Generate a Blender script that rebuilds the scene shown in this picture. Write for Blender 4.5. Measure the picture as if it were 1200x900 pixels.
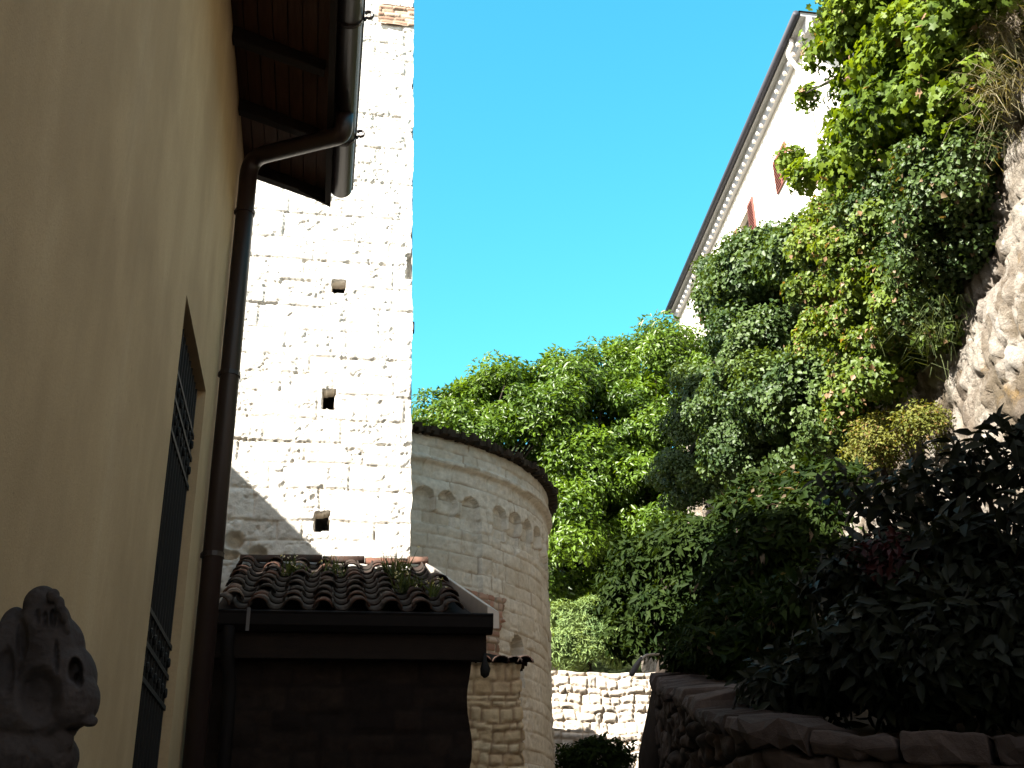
import bpy, bmesh, math, random
import numpy as np
from mathutils import Vector, Matrix

S = bpy.context.scene
for o in list(bpy.data.objects): bpy.data.objects.remove(o)
R = math.radians
# ------------------------------------------------------------------ camera
F, PITCH, ROLL, YAW = 1290.0, R(24.6), R(1.4), R(10.2)
EYE = np.array([0.0, 0.0, 1.6])
_c, _s = math.cos(YAW), math.sin(YAW)
_Rz = np.array([[_c, _s, 0], [-_s, _c, 0], [0, 0, 1]])
_fw = _Rz @ np.array([0, math.cos(PITCH), math.sin(PITCH)])
_u0 = _Rz @ np.array([0, -math.sin(PITCH), math.cos(PITCH)])
_r0 = _Rz @ np.array([1.0, 0, 0])
_up = _u0 * math.cos(ROLL) + _r0 * math.sin(ROLL)
_rt = _r0 * math.cos(ROLL) - _u0 * math.sin(ROLL)
cam_d = bpy.data.cameras.new('camera'); cam = bpy.data.objects.new('camera', cam_d)
S.collection.objects.link(cam); S.camera = cam
cam_d.sensor_width = 36; cam_d.lens = 36 * F / 1200; cam_d.clip_start = .05; cam_d.clip_end = 2000
cam.matrix_world = Matrix(((_rt[0], _up[0], -_fw[0], EYE[0]), (_rt[1], _up[1], -_fw[1], EYE[1]),
                           (_rt[2], _up[2], -_fw[2], EYE[2]), (0, 0, 0, 1)))
# ------------------------------------------------------------------ light
SUN = np.array([1.5, 1.0, -1.42]); SUN /= np.linalg.norm(SUN)       # direction the light travels
W = bpy.data.worlds.new('World'); S.world = W; W.use_nodes = True
nt = W.node_tree; nt.nodes.clear()
sky = nt.nodes.new('ShaderNodeTexSky'); sky.sky_type = 'NISHITA'; sky.sun_disc = False
sky.sun_elevation = math.asin(-SUN[2]); sky.sun_rotation = math.atan2(-SUN[0], -SUN[1])
sky.air_density = 1.0; sky.dust_density = 0.6; sky.ozone_density = 1.0
hsv = nt.nodes.new('ShaderNodeHueSaturation'); hsv.inputs['Hue'].default_value = .455; hsv.inputs['Saturation'].default_value = 1.37
bg = nt.nodes.new('ShaderNodeBackground'); bg.inputs[1].default_value = .084
wo = nt.nodes.new('ShaderNodeOutputWorld')
pale = nt.nodes.new('ShaderNodeHueSaturation'); pale.inputs['Saturation'].default_value = .35; pale.inputs['Value'].default_value = .72     # sun-side half of the dome whitened, added to take cyan out of the shade
geo = nt.nodes.new('ShaderNodeTexCoord'); dotn = nt.nodes.new('ShaderNodeVectorMath'); dotn.operation = 'DOT_PRODUCT'; dotn.inputs[1].default_value = tuple(-SUN)
mr = nt.nodes.new('ShaderNodeMapRange'); mr.inputs[1].default_value = .1; mr.inputs[2].default_value = .7; mr.interpolation_type = 'SMOOTHSTEP'
mxs = nt.nodes.new('ShaderNodeMix'); mxs.data_type = 'RGBA'
nt.links.new(geo.outputs['Generated'], dotn.inputs[0]); nt.links.new(dotn.outputs['Value'], mr.inputs[0]); nt.links.new(mr.outputs[0], mxs.inputs[0])
nt.links.new(sky.outputs[0], hsv.inputs['Color']); nt.links.new(sky.outputs[0], pale.inputs['Color'])
nt.links.new(hsv.outputs[0], mxs.inputs[6]); nt.links.new(pale.outputs[0], mxs.inputs[7]); nt.links.new(mxs.outputs[2], bg.inputs[0]); nt.links.new(bg.outputs[0], wo.inputs[0])
sd = bpy.data.lights.new('sun', 'SUN'); sd.energy = 5.0; sd.angle = R(.5); sd.color = (1, .95, .86)
sun = bpy.data.objects.new('sun', sd); S.collection.objects.link(sun)
sun.rotation_euler = Vector(SUN).to_track_quat('-Z', 'Y').to_euler(); sun.location = (-20, -20, 30)
S.view_settings.view_transform = 'Standard'; S.view_settings.look = 'None'
S.view_settings.exposure = 2.35; S.view_settings.gamma = 1
S.cycles.max_bounces = 6; S.cycles.diffuse_bounces = 4; S.cycles.transmission_bounces = 4

# ------------------------------------------------------------------ helpers
def ray(x, y): return _fw + _rt * (x - 600) / F - _up * (y - 450) / F
def at(x, y, Y):
    d = ray(x, y); return EYE + d * Y / d[1]
def ppm(p): return float((np.array(p) - EYE) @ _fw) / F             # metres per pixel at a point
CLA, CLB = .1, .16
def cliff_x(y, z): return 4.1 + CLA * (z - 3) + CLB * (y - 5)
def oncliff(x, y, off=0.0):
    d = ray(x, y) ; d = d / d[1]
    Y = (4.1 + CLA * (EYE[2] - 3) - CLB * 5 - off) / (d[0] - CLA * d[2] - CLB)
    return EYE + d * Y

def link(o, parent=None):
    S.collection.objects.link(o)
    if parent is not None:
        o.parent = parent
        o.matrix_parent_inverse = parent.matrix_basis.inverted()
    return o
def tag(o, label=None, cat=None, group=None, kind=None):
    if label: o['label'] = label
    if cat: o['category'] = cat
    if group: o['group'] = group
    if kind: o['kind'] = kind
    return o
def thing(name, loc, label, cat, group=None):
    o = bpy.data.objects.new(name, None); o.location = Vector(loc); o.empty_display_size = .2
    link(o); return tag(o, label, cat, group)
def meshobj(name, V, Fc, mat, parent=None, smooth=False, attrs=None, fattr=None):
    me = bpy.data.meshes.new(name)
    V = np.asarray(V, dtype=np.float32)
    if isinstance(Fc, np.ndarray):
        n, k = Fc.shape
        me.vertices.add(len(V)); me.vertices.foreach_set('co', V.ravel())
        me.loops.add(n * k); me.loops.foreach_set('vertex_index', Fc.astype(np.int32).ravel())
        me.polygons.add(n); me.polygons.foreach_set('loop_start', np.arange(0, n * k, k, dtype=np.int32))
        me.polygons.foreach_set('loop_total', np.full(n, k, dtype=np.int32))
        me.update(calc_edges=True)
    else:
        me.from_pydata(V.tolist(), [], [list(f) for f in Fc]); me.update()
    me.materials.append(mat)
    if smooth: me.polygons.foreach_set('use_smooth', np.ones(len(me.polygons), dtype=bool))
    for nm, a in (attrs or {}).items():
        at_ = me.attributes.new(nm, 'FLOAT', 'POINT'); at_.data.foreach_set('value', np.asarray(a, dtype=np.float32).ravel())
    for nm, a in (fattr or {}).items():
        at_ = me.attributes.new(nm, 'FLOAT', 'FACE'); at_.data.foreach_set('value', np.asarray(a, dtype=np.float32).ravel())
    o = bpy.data.objects.new(name, me)
    return link(o, parent)
class MB:                                                           # collects shapes into one mesh
    def __init__(s): s.v = []; s.f = []; s.t = []
    def add(s, v, f, t=.5):
        n = len(s.v); s.v += [tuple(map(float, p)) for p in v]; s.f += [tuple(i + n for i in q) for q in f]; s.t += [t] * len(f)
    def box(s, x0, x1, y0, y1, z0, z1, t=.5):
        s.add([(x0,y0,z0),(x1,y0,z0),(x1,y1,z0),(x0,y1,z0),(x0,y0,z1),(x1,y0,z1),(x1,y1,z1),(x0,y1,z1)],
              [(0,3,2,1),(4,5,6,7),(0,1,5,4),(1,2,6,5),(2,3,7,6),(3,0,4,7)], t)
    def hexa(s, pts, t=.5):                                         # 8 points, bottom ring then top ring
        s.add(pts, [(0,3,2,1),(4,5,6,7),(0,1,5,4),(1,2,6,5),(2,3,7,6),(3,0,4,7)], t)
    def tube(s, pts, rad, n=8, t=.5, cap=True):
        pts = [np.array(p, float) for p in pts]
        if not hasattr(rad, '__len__'): rad = [rad] * len(pts)
        rings = []; prev = None
        for i, p in enumerate(pts):
            d = pts[min(i+1, len(pts)-1)] - pts[max(i-1, 0)]; d /= np.linalg.norm(d) + 1e-9
            if prev is None:
                a = np.array([0,0,1.]) if abs(d[2]) < .9 else np.array([1.,0,0])
                u = np.cross(d, a)
            else: u = prev - d * (prev @ d)
            u /= np.linalg.norm(u) + 1e-9; prev = u; w = np.cross(d, u)
            rings.append([p + rad[i] * (math.cos(k*2*math.pi/n)*u + math.sin(k*2*math.pi/n)*w) for k in range(n)])
        v = [q for r in rings for q in r]; f = []
        for i in range(len(pts)-1):
            for k in range(n):
                k2 = (k+1) % n; f.append((i*n+k, i*n+k2, (i+1)*n+k2, (i+1)*n+k))
        if cap: f += [tuple(range(n))[::-1], tuple((len(pts)-1)*n + k for k in range(n))]
        s.add(v, f, t)
    def sweep(s, prof, a, b, t=.5, closed=True):                    # profile list of offsets swept from a to b
        n = len(prof); a = np.array(a, float); b = np.array(b, float)
        v = [a + np.array(p) for p in prof] + [b + np.array(p) for p in prof]; f = []
        for k in range(n if closed else n-1):
            k2 = (k+1) % n; f.append((k, k2, n+k2, n+k))
        if closed: f += [tuple(range(n))[::-1], tuple(range(n, 2*n))]
        s.add(v, f, t)
    def build(s, name, mat, parent=None, smooth=False, bevel=0):
        o = meshobj(name, np.array(s.v), s.f, mat, parent, smooth, fattr={'tone': s.t})
        if bevel:
            m = o.modifiers.new('bevel', 'BEVEL'); m.width = bevel; m.segments = 2; m.limit_method = 'ANGLE'
        return o

def vnoise(shape_or_xy, seed, scale):                               # smooth value noise at coordinates
    x, y = shape_or_xy; x = np.asarray(x) / scale; y = np.asarray(y) / scale
    rng = np.random.default_rng(seed); T = rng.random((256, 256))
    xi = np.floor(x).astype(int); yi = np.floor(y).astype(int); fx = x - xi; fy = y - yi
    fx = fx*fx*(3-2*fx); fy = fy*fy*(3-2*fy)
    g = lambda a, b: T[a % 256, b % 256]
    return (g(xi,yi)*(1-fx)+g(xi+1,yi)*fx)*(1-fy)+(g(xi,yi+1)*(1-fx)+g(xi+1,yi+1)*fx)*fy
def fbm(xy, seed, scale, octv=4):
    a = 0; w = 1; tot = 0
    for k in range(octv):
        a = a + w * vnoise(xy, seed + k*17, scale / 2**k); tot += w; w *= .55
    return a / tot - .5
def sstep(a, b, x):
    t = np.clip((x - a) / (b - a), 0, 1); return t*t*(3-2*t)

def ashlar(s, z, seed, ch=(.2,.34), sw=(.28,.7), jw=.012, rough=.02, jd=.02, warp=1.0):
    """coursed stonework: relief h, stone tone, joint mask over arrays of (s, z)"""
    rng = np.random.default_rng(seed)
    ws = s + warp*.02 * fbm((s, z), seed+5, .5, 2) * 2; wz = z + warp*.03 * fbm((s, z), seed+9, .9 if warp < 2 else .45, 3) * 2
    zb = [z.min() - .3]
    while zb[-1] < z.max() + .3: zb.append(zb[-1] + rng.uniform(*ch))
    zb = np.array(zb); k = np.clip(np.searchsorted(zb, wz) - 1, 0, len(zb)-2)
    dz = np.minimum(wz - zb[k], zb[k+1] - wz)
    ds = np.zeros_like(s); tone = np.zeros_like(s); off = np.zeros_like(s); rg = np.zeros_like(s)
    for c in range(len(zb)-1):
        m = k == c
        if not m.any(): continue
        b = [s.min() - rng.uniform(.3, .9)]
        while b[-1] < s.max() + .3: b.append(b[-1] + rng.uniform(*sw) * (1.25 if zb[c+1]-zb[c] > .27 else .85))
        b = np.array(b); j = np.clip(np.searchsorted(b, ws[m]) - 1, 0, len(b)-2)
        ds[m] = np.minimum(ws[m] - b[j], b[j+1] - ws[m])
        tone[m] = rng.random(len(b))[j]; off[m] = rng.normal(0, .006, len(b))[j]; rg[m] = rng.uniform(.4, 1.3, len(b))[j]
    d = np.minimum(dz, ds) + .012 * fbm((s, z), seed+31, .12, 3)
    joint = 1 - sstep(jw*.4, jw*1.6, d)
    pit = np.clip(-fbm((s, z*1.5), seed+40, .14, 3) - .08, 0, 1)    # chisel pits
    rg = rg * (.35 + 1.3 * sstep(-.18, .18, fbm((s, z), seed+60, 1.3, 2)))
    h = off + rg * rough * (fbm((s*.8, z*1.3), seed+50, .22, 4) * 2.2 - pit * 2.2) - jd * joint * (.6 + vnoise((s,z), seed+8, .4)*.8)
    h += .006 * sstep(0, .04, d)
    return h, tone, joint
def rubble(s, z, seed, cw=.3, chh=.16, jit=.42, jd=.035, rough=.03):
    rng = np.random.default_rng(seed); n = 128
    jx = rng.uniform(-jit, jit, (n, n)); jz = rng.uniform(-jit, jit, (n, n)); tn = rng.random((n, n)); of = rng.normal(0, 1, (n, n))
    wx = s/cw + .5*fbm((s,z), seed+3, .6, 3); wz = z/chh + .6*fbm((s,z), seed+4, .6, 3)
    i0 = np.floor(wx).astype(int); j0 = np.floor(wz).astype(int)
    f1 = np.full(s.shape, 9.); f2 = np.full(s.shape, 9.); tone = np.zeros(s.shape); off = np.zeros(s.shape)
    for dj in (-1, 0, 1):
        for di in (-1, 0, 1):
            i = i0 + di; j = j0 + dj
            px = i + .5 + jx[i % n, j % n] + .5*(j % 2); pz = j + .5 + jz[i % n, j % n]*.7
            d = np.hypot(wx - px, (wz - pz))
            c = d < f1
            f2 = np.where(c, f1, np.minimum(f2, d)); f1 = np.where(c, d, f1)
            tone = np.where(c, tn[i % n, j % n], tone); off = np.where(c, of[i % n, j % n], off)
    e = f2 - f1; joint = 1 - sstep(.02, .13, e + .12*fbm((s, z), seed+13, .07, 3))
    h = off*jd*.3 + rough*(fbm((s, z), seed+6, .16, 5)*2.6) - jd*joint + jd*.3*sstep(0, .3, e)
    return h, tone, joint
def grid(s0, s1, z0, z1, res):
    ns = max(2, int((s1-s0)/res)); nz = max(2, int((z1-z0)/res))
    return np.meshgrid(np.linspace(s0, s1, ns+1), np.linspace(z0, z1, nz+1), indexing='ij')
def gridfaces(n, m, flip=False):
    a = np.arange(n*m).reshape(n, m)
    q = np.stack([a[:-1,:-1], a[1:,:-1], a[1:,1:], a[:-1,1:]], -1).reshape(-1, 4)
    return q[:, ::-1].copy() if flip else q
def relief(name, fmap, s, z, h, tone, joint, mat, parent=None, flip=False, extra=None, openm=None):
    V = fmap(s, z, h); n, m = s.shape; Q = gridfaces(n, m, flip)
    if openm is not None: Q = Q[~(openm.ravel()[Q] > 0).all(1)]
    at_ = {'tone': tone, 'joint': joint}
    if extra: at_.update(extra)
    return meshobj(name, np.stack(V, -1).reshape(-1, 3), Q, mat, parent, True, at_)

# ------------------------------------------------------------------ materials
def newmat(name):
    m = bpy.data.materials.new(name); m.use_nodes = True
    t = m.node_tree; b = t.nodes['Principled BSDF']; b.inputs['Specular IOR Level'].default_value = .3
    return m, t, b
def N(t, typ, **kw):
    n = t.nodes.new(typ)
    for k, v in kw.items():
        if k in n.inputs: n.inputs[k].default_value = v
        else: setattr(n, k, v)
    return n
def ramp(t, fac, stops):
    r = t.nodes.new('ShaderNodeValToRGB'); e = r.color_ramp.elements
    while len(e) < len(stops): e.new(.5)
    for el, (p, c) in zip(e, stops): el.position = p; el.color = (*c, 1) if len(c) == 3 else c
    t.links.new(fac, r.inputs[0]); return r.outputs[0]
def mix(t, fac, a, b, typ='MIX'):
    m = t.nodes.new('ShaderNodeMix'); m.data_type = 'RGBA'; m.blend_type = typ
    for sock, val in ((0, fac), (6, a), (7, b)):
        if isinstance(val, (int, float)): m.inputs[sock].default_value = val
        elif isinstance(val, tuple): m.inputs[sock].default_value = (*val, 1)
        else: t.links.new(val, m.inputs[sock])
    return m.outputs[2]
def objco(t): return t.nodes.new('ShaderNodeTexCoord').outputs['Object']
def noise(t, scale, detail=4, vec=None, rough=.6, stretch=None):
    n = N(t, 'ShaderNodeTexNoise', Scale=scale, Detail=detail, Roughness=rough)
    v = vec or objco(t)
    if stretch:
        mp = t.nodes.new('ShaderNodeMapping'); mp.inputs['Scale'].default_value = stretch; t.links.new(v, mp.inputs[0]); v = mp.outputs[0]
    t.links.new(v, n.inputs['Vector']); return n.outputs['Fac']
def bump(t, b, h, strength, dist=.02):
    n = N(t, 'ShaderNodeBump', Strength=strength, Distance=dist); t.links.new(h, n.inputs['Height']); t.links.new(n.outputs[0], b.inputs['Normal'])
def attr(t, name):
    a = t.nodes.new('ShaderNodeAttribute'); a.attribute_name = name; return a.outputs['Fac']

def stone_mat(name, lo, hi, joint, stain, stain_amt=.5, rust=None, bstr=.5):
    m, t, b = newmat(name); b.inputs['Roughness'].default_value = .92; b.inputs['Specular IOR Level'].default_value = .15
    c = ramp(t, attr(t, 'tone'), [(0, lo), (1, hi)])
    n1 = noise(t, 2.2, 6); n2 = noise(t, 14, 6)
    c = mix(t, ramp(t, n2, [(.35, (0,0,0)), (.7, (.6,.6,.6))]), c, tuple(x*.6 for x in lo))
    c = mix(t, ramp(t, n1, [(.5, (0,0,0)), (.75, (stain_amt,)*3)]), c, stain)
    if rust: c = mix(t, ramp(t, noise(t, 5, 3), [(.62, (0,0,0)), (.72, (.7,)*3)]), c, rust)
    jm = N(t, 'ShaderNodeMath', operation='MULTIPLY'); t.links.new(attr(t, 'joint'), jm.inputs[0]); jm.inputs[1].default_value = .8
    c = mix(t, jm.outputs[0], c, joint)
    t.links.new(c, b.inputs['Base Color']); bump(t, b, noise(t, 45, 6), bstr, .012); return m
M = {}
M['tower'] = stone_mat('tower_stone', (.60,.56,.50), (.72,.69,.63), (.50,.42,.32), (.50,.44,.36), .3, None, .6)
M['apse'] = stone_mat('apse_stone', (.55,.495,.40), (.68,.625,.53), (.28,.21,.14), (.36,.285,.195), .55)
M['pier'] = stone_mat('sun_toned_pier_stone', (.58,.42,.24), (.80,.66,.44), (.30,.19,.11), (.42,.23,.13), .45)  # warm yellow colour stands in for sunlight on the pier
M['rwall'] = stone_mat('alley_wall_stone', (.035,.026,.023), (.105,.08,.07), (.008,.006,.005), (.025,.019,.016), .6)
M['lowwall'] = stone_mat('low_wall_stone', (.48,.42,.35), (.62,.57,.50), (.42,.32,.22), (.46,.38,.29), .3)
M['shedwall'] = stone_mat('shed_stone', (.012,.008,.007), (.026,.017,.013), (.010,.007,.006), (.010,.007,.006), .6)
def plain(name, col, rough=.6, metal=0, var=.25, scale=6, b_=0, spec=.3, stretch=None):
    m, t, b = newmat(name); b.inputs['Roughness'].default_value = rough; b.inputs['Metallic'].default_value = metal; b.inputs['Specular IOR Level'].default_value = spec
    n = noise(t, scale, 5, stretch=stretch)
    c = mix(t, n, tuple(x*(1-var) for x in col), tuple(min(1, x*(1+var)) for x in col))
    t.links.new(c, b.inputs['Base Color'])
    if b_: bump(t, b, noise(t, scale*8, 5, stretch=stretch), b_, .01)
    return m
def plaster():
    m, t, b = newmat('ochre_plaster'); b.inputs['Roughness'].default_value = .95; b.inputs['Specular IOR Level'].default_value = .1
    n = noise(t, 1.3, 6, stretch=(1, 1.5, .5)); n2 = noise(t, 3.2, 5, stretch=(1, 2.0, .22)); n3 = noise(t, 60, 3)
    c = ramp(t, n, [(.25, (.43,.31,.18)), (.55, (.505,.37,.22)), (.8, (.57,.43,.27))])
    c = mix(t, ramp(t, n2, [(.55, (0,0,0)), (.85, (.4,)*3)]), c, (.57,.45,.30))
    c = mix(t, ramp(t, noise(t, 2.1, 4, stretch=(1, 2, .2)), [(.56, (0,0,0)), (.8, (.3,)*3)]), c, (.36,.255,.155))
    c = mix(t, ramp(t, noise(t, .8, 7, rough=.65), [(.40, (.32,)*3), (.58, (0,0,0))]), c, (.27,.185,.11))
    c = mix(t, ramp(t, noise(t, 22, 2), [(.73, (0,0,0)), (.77, (.4,)*3)]), c, (.22,.15,.09))
    c = mix(t, ramp(t, n3, [(.3, (.25,)*3), (.6, (0,0,0))]), c, (.33,.24,.15))
    t.links.new(c, b.inputs['Base Color']); bump(t, b, noise(t, 130, 4), .35, .006); return m
M['plaster'] = plaster()
M['brown_metal'] = plain('brown_painted_metal', (.021,.011,.010), .42, 0, .3, 9, .05, .4)
M['dark_wood'] = plain('dark_wood', (.012,.007,.005), .8, 0, .5, 5, .3, .2, (1.5, .4, 4))
M['board'] = plain('soffit_boards', (.055,.026,.016), .75, 0, .55, 6, .3, .2, (6, .6, 6))
M['iron'] = plain('black_iron', (.007,.006,.006), .75, 0, .3, 20)
M['pane'] = plain('dark_glass', (.012,.012,.014), .15, 0, .2, 3, 0, .5)
M['zinc'] = plain('pale_zinc', (.42,.37,.33), .45, .4, .25, 7)
M['white_wall'] = plain('white_render', (.74,.68,.60), .9, 0, .06, 1.2, .2, .1)
M['white_trim'] = plain('white_trim', (.62,.58,.54), .8, 0, .12, 4)
M['grey_trim'] = plain('grey_eave', (.42,.42,.43), .8, 0, .12, 3)
M['slate'] = plain('dark_gutter', (.035,.035,.045), .6, 0, .2, 3)
M['shutter'] = plain('red_brown_shutter', (.19,.07,.055), .7, 0, .2, 5)
M['bark'] = plain('bark', (.032,.025,.020), .95, 0, .45, 8, .8, .1, (3, 3, .7))
M['twig'] = plain('dry_twig', (.22,.17,.12), .9, 0, .3, 10)
M['soil'] = plain('soil', (.055,.042,.03), .98, 0, .4, 4, .6, .05)
M['turf'] = plain('dark_turf', (.018,.024,.009), .98, 0, .5, 3, .6, .05)
M['path'] = plain('stone_path', (.17,.145,.12), .95, 0, .35, 2.5, .5, .1)
M['moss_slab'] = plain('mossy_slab', (.035,.026,.018), .95, 0, .5, 6, .5, .1)
M['dark_metal'] = plain('dark_painted_metal', (.008,.006,.006), .7, 0, .3, 9, .05, .12)
M['dull_zinc'] = plain('dull_zinc', (.10,.09,.09), .6, .3, .3, 9)
M['mortar'] = plain('mortar', (.25,.21,.16), .95, 0, .3, 3, .4, .1)
M['bone'] = plain('weathered_grey_stone', (.050,.042,.042), .92, 0, .8, 7, .5, .15)
M['dark_bone'] = plain('dark_hollow', (.05,.04,.04), .95, 0, .3, 9, .3, .1)
def tiles():
    m, t, b = newmat('clay_tiles'); b.inputs['Roughness'].default_value = .9; b.inputs['Specular IOR Level'].default_value = .15
    c = ramp(t, attr(t, 'tone'), [(0, (.018,.012,.010)), (.45, (.05,.026,.019)), (.8, (.11,.05,.034)), (1, (.19,.135,.105))])
    c = mix(t, ramp(t, noise(t, 9, 5), [(.42, (0,0,0)), (.62, (.85,)*3)]), c, (.028,.024,.019))
    t.links.new(c, b.inputs['Base Color']); bump(t, b, noise(t, 60, 4), .4, .008); return m
M['tile'] = tiles()
def brickmat():
    m, t, b = newmat('red_brick_patch'); b.inputs['Roughness'].default_value = .95
    c = ramp(t, attr(t, 'tone'), [(0, (.24,.13,.09)), (.6, (.36,.20,.14)), (1, (.44,.35,.27))])
    c = mix(t, attr(t, 'joint'), c, (.27,.21,.15)); c = mix(t, ramp(t, noise(t, 4, 5), [(.45, (0,0,0)), (.7, (.6,)*3)]), c, (.22,.17,.12))
    t.links.new(c, b.inputs['Base Color']); bump(t, b, noise(t, 50, 5), .5, .01); return m
M['brick'] = brickmat()
def rockmat():
    m, t, b = newmat('cliff_rock'); b.inputs['Roughness'].default_value = .95; b.inputs['Specular IOR Level'].default_value = .1
    c = ramp(t, noise(t, 2.6, 8, rough=.7, stretch=(1,1,.6)), [(.3, (.11,.085,.065)), (.48, (.22,.18,.14)), (.6, (.36,.315,.26))])
    c = mix(t, ramp(t, noise(t, 1.1, 6, stretch=(1,1,.35)), [(.52, (0,0,0)), (.66, (.75,)*3)]), c, (.13,.10,.06))
    c = mix(t, ramp(t, noise(t, 3.7, 5), [(.62, (0,0,0)), (.72, (.6,)*3)]), c, (.33,.20,.06))
    vo = N(t, 'ShaderNodeTexVoronoi', Scale=5.5); mp = t.nodes.new('ShaderNodeMapping'); mp.inputs['Scale'].default_value = (1, 1, .55)
    t.links.new(objco(t), mp.inputs[0]); nz = N(t, 'ShaderNodeTexNoise', Scale=3.0, Detail=4.0); t.links.new(mp.outputs[0], nz.inputs['Vector'])
    ad = t.nodes.new('ShaderNodeMixRGB'); ad.blend_type = 'ADD'; ad.inputs[0].default_value = .5; t.links.new(mp.outputs[0], ad.inputs[1]); t.links.new(nz.outputs['Color'], ad.inputs[2]); t.links.new(ad.outputs[0], vo.inputs['Vector'])
    stn = ramp(t, vo.outputs['Distance'], [(.30, (.95,)*3), (.42, (0,0,0))])
    sel = ramp(t, noise(t, 1.7, 4), [(.44, (0,0,0)), (.56, (1,1,1))])
    c = mix(t, mix(t, noise(t, 14, 5), attr(t, 'pale'), mix(t, 1.0, stn, sel, 'MULTIPLY')), c, (.54,.49,.43))
    c = mix(t, ramp(t, attr(t, 'soilness'), [(.0, (0,0,0)), (1, (1,1,1))]), c, (.07,.07,.03))
    t.links.new(c, b.inputs['Base Color']); bump(t, b, noise(t, 9, 10, rough=.75), 1.0, .14); return m
M['rock'] = rockmat()
def leafmat(name, dark, light, gloss=.35, trans=.35, spec=.4, dry=None):
    m, t, b = newmat(name); b.inputs['Roughness'].default_value = gloss; b.inputs['Specular IOR Level'].default_value = spec
    st = [(0, dark), (.85, light)]
    if dry: st += [(.93, light), (.96, dry)]
    c = ramp(t, attr(t, 'tone'), st)
    t.links.new(c, b.inputs['Base Color'])
    tr = t.nodes.new('ShaderNodeBsdfTranslucent')
    t.links.new(mix(t, 1.0, c, (1.5, 1.35, .35), 'MULTIPLY'), tr.inputs[0])
    ms = t.nodes.new('ShaderNodeMixShader'); ms.inputs[0].default_value = trans
    t.links.new(b.outputs[0], ms.inputs[1]); t.links.new(tr.outputs[0], ms.inputs[2])
    t.links.new(ms.outputs[0], t.nodes['Material Output'].inputs[0]); return m
M['laurel'] = leafmat('laurel_leaf', (.036,.074,.006), (.095,.162,.012), .4, .35, .35)
M['ivy'] = leafmat('ivy_leaf', (.026,.052,.014), (.075,.115,.028), .5, .25, .3, (.16,.11,.06))
M['ivy_bright'] = leafmat('bright_ivy_leaf', (.046,.082,.012), (.128,.175,.022), .5, .35, .3, (.26,.16,.09))
M['maple'] = leafmat('maple_leaf', (.050,.088,.008), (.132,.188,.015), .55, .4, .25, (.27,.17,.10))
M['conifer'] = leafmat('feathery_leaf', (.075,.125,.04), (.19,.255,.085), .6, .25, .2)
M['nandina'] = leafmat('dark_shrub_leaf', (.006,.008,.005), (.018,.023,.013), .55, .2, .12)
M['shade_leaf'] = leafmat('shade_toned_leaf', (.008,.018,.004), (.024,.040,.007), .65, .25, .08, (.12,.09,.06))  # leaf colour lowered to stand in for shade on sunlit crowns
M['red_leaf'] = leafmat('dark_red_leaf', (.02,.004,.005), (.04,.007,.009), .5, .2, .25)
M['grass'] = leafmat('dry_grass_blade', (.12,.12,.06), (.30,.26,.17), .7, .3, .15)
M['yellow'] = leafmat('yellowing_leaf', (.075,.095,.018), (.17,.165,.035), .6, .3, .15, (.17,.11,.04))
M['weed'] = leafmat('weed_blade', (.035,.05,.02), (.09,.11,.04), .7, .3, .15)
M['petal'] = leafmat('weed_flower', (.5,.45,.33), (.75,.7,.6), .7, .3, .1)

# ------------------------------------------------------------------ ground, path, terrace, cliff
def gz(y):
    y = np.asarray(y, float)
    return np.where(y < 2, 0, np.where(y < 20.4, .19*(y-2), 4.95 + .03*np.clip(y-20.4, 0, 60)))
def kind(o, k='structure'): o['kind'] = k; return o
xs = np.concatenate([[-400,-200,-100,-40,-20], np.arange(-12, 16.1, .5), [20,40,100,200,400]])
ys = np.concatenate([[-400,-150,-50,-20], np.arange(-8, 20.3, .35), [20.36, 20.44, 21, 23, 26, 30, 36, 45, 80, 200, 500]])
gx, gy = np.meshgrid(xs, ys, indexing='ij')
gzz = gz(gy) + .03*fbm((gx, gy), 3, 1.5, 3)
kind(meshobj('ground', np.stack([gx, gy, gzz], -1).reshape(-1,3), gridfaces(*gx.shape), M['path'], None, True))
hx, hy = np.meshgrid(np.linspace(-40, 60, 60), np.linspace(24.4, 90, 60), indexing='ij')
hzz = 4.9 + 11*sstep(24.4, 36, hy) + .04*np.clip(hy-36, 0, 60) + .5*fbm((hx, hy), 5, 5, 3) - 8*sstep(4, -12, hx)
kind(meshobj('hill', np.stack([hx, hy, hzz], -1).reshape(-1,3), gridfaces(*hx.shape), M['turf'], None, True))
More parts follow.
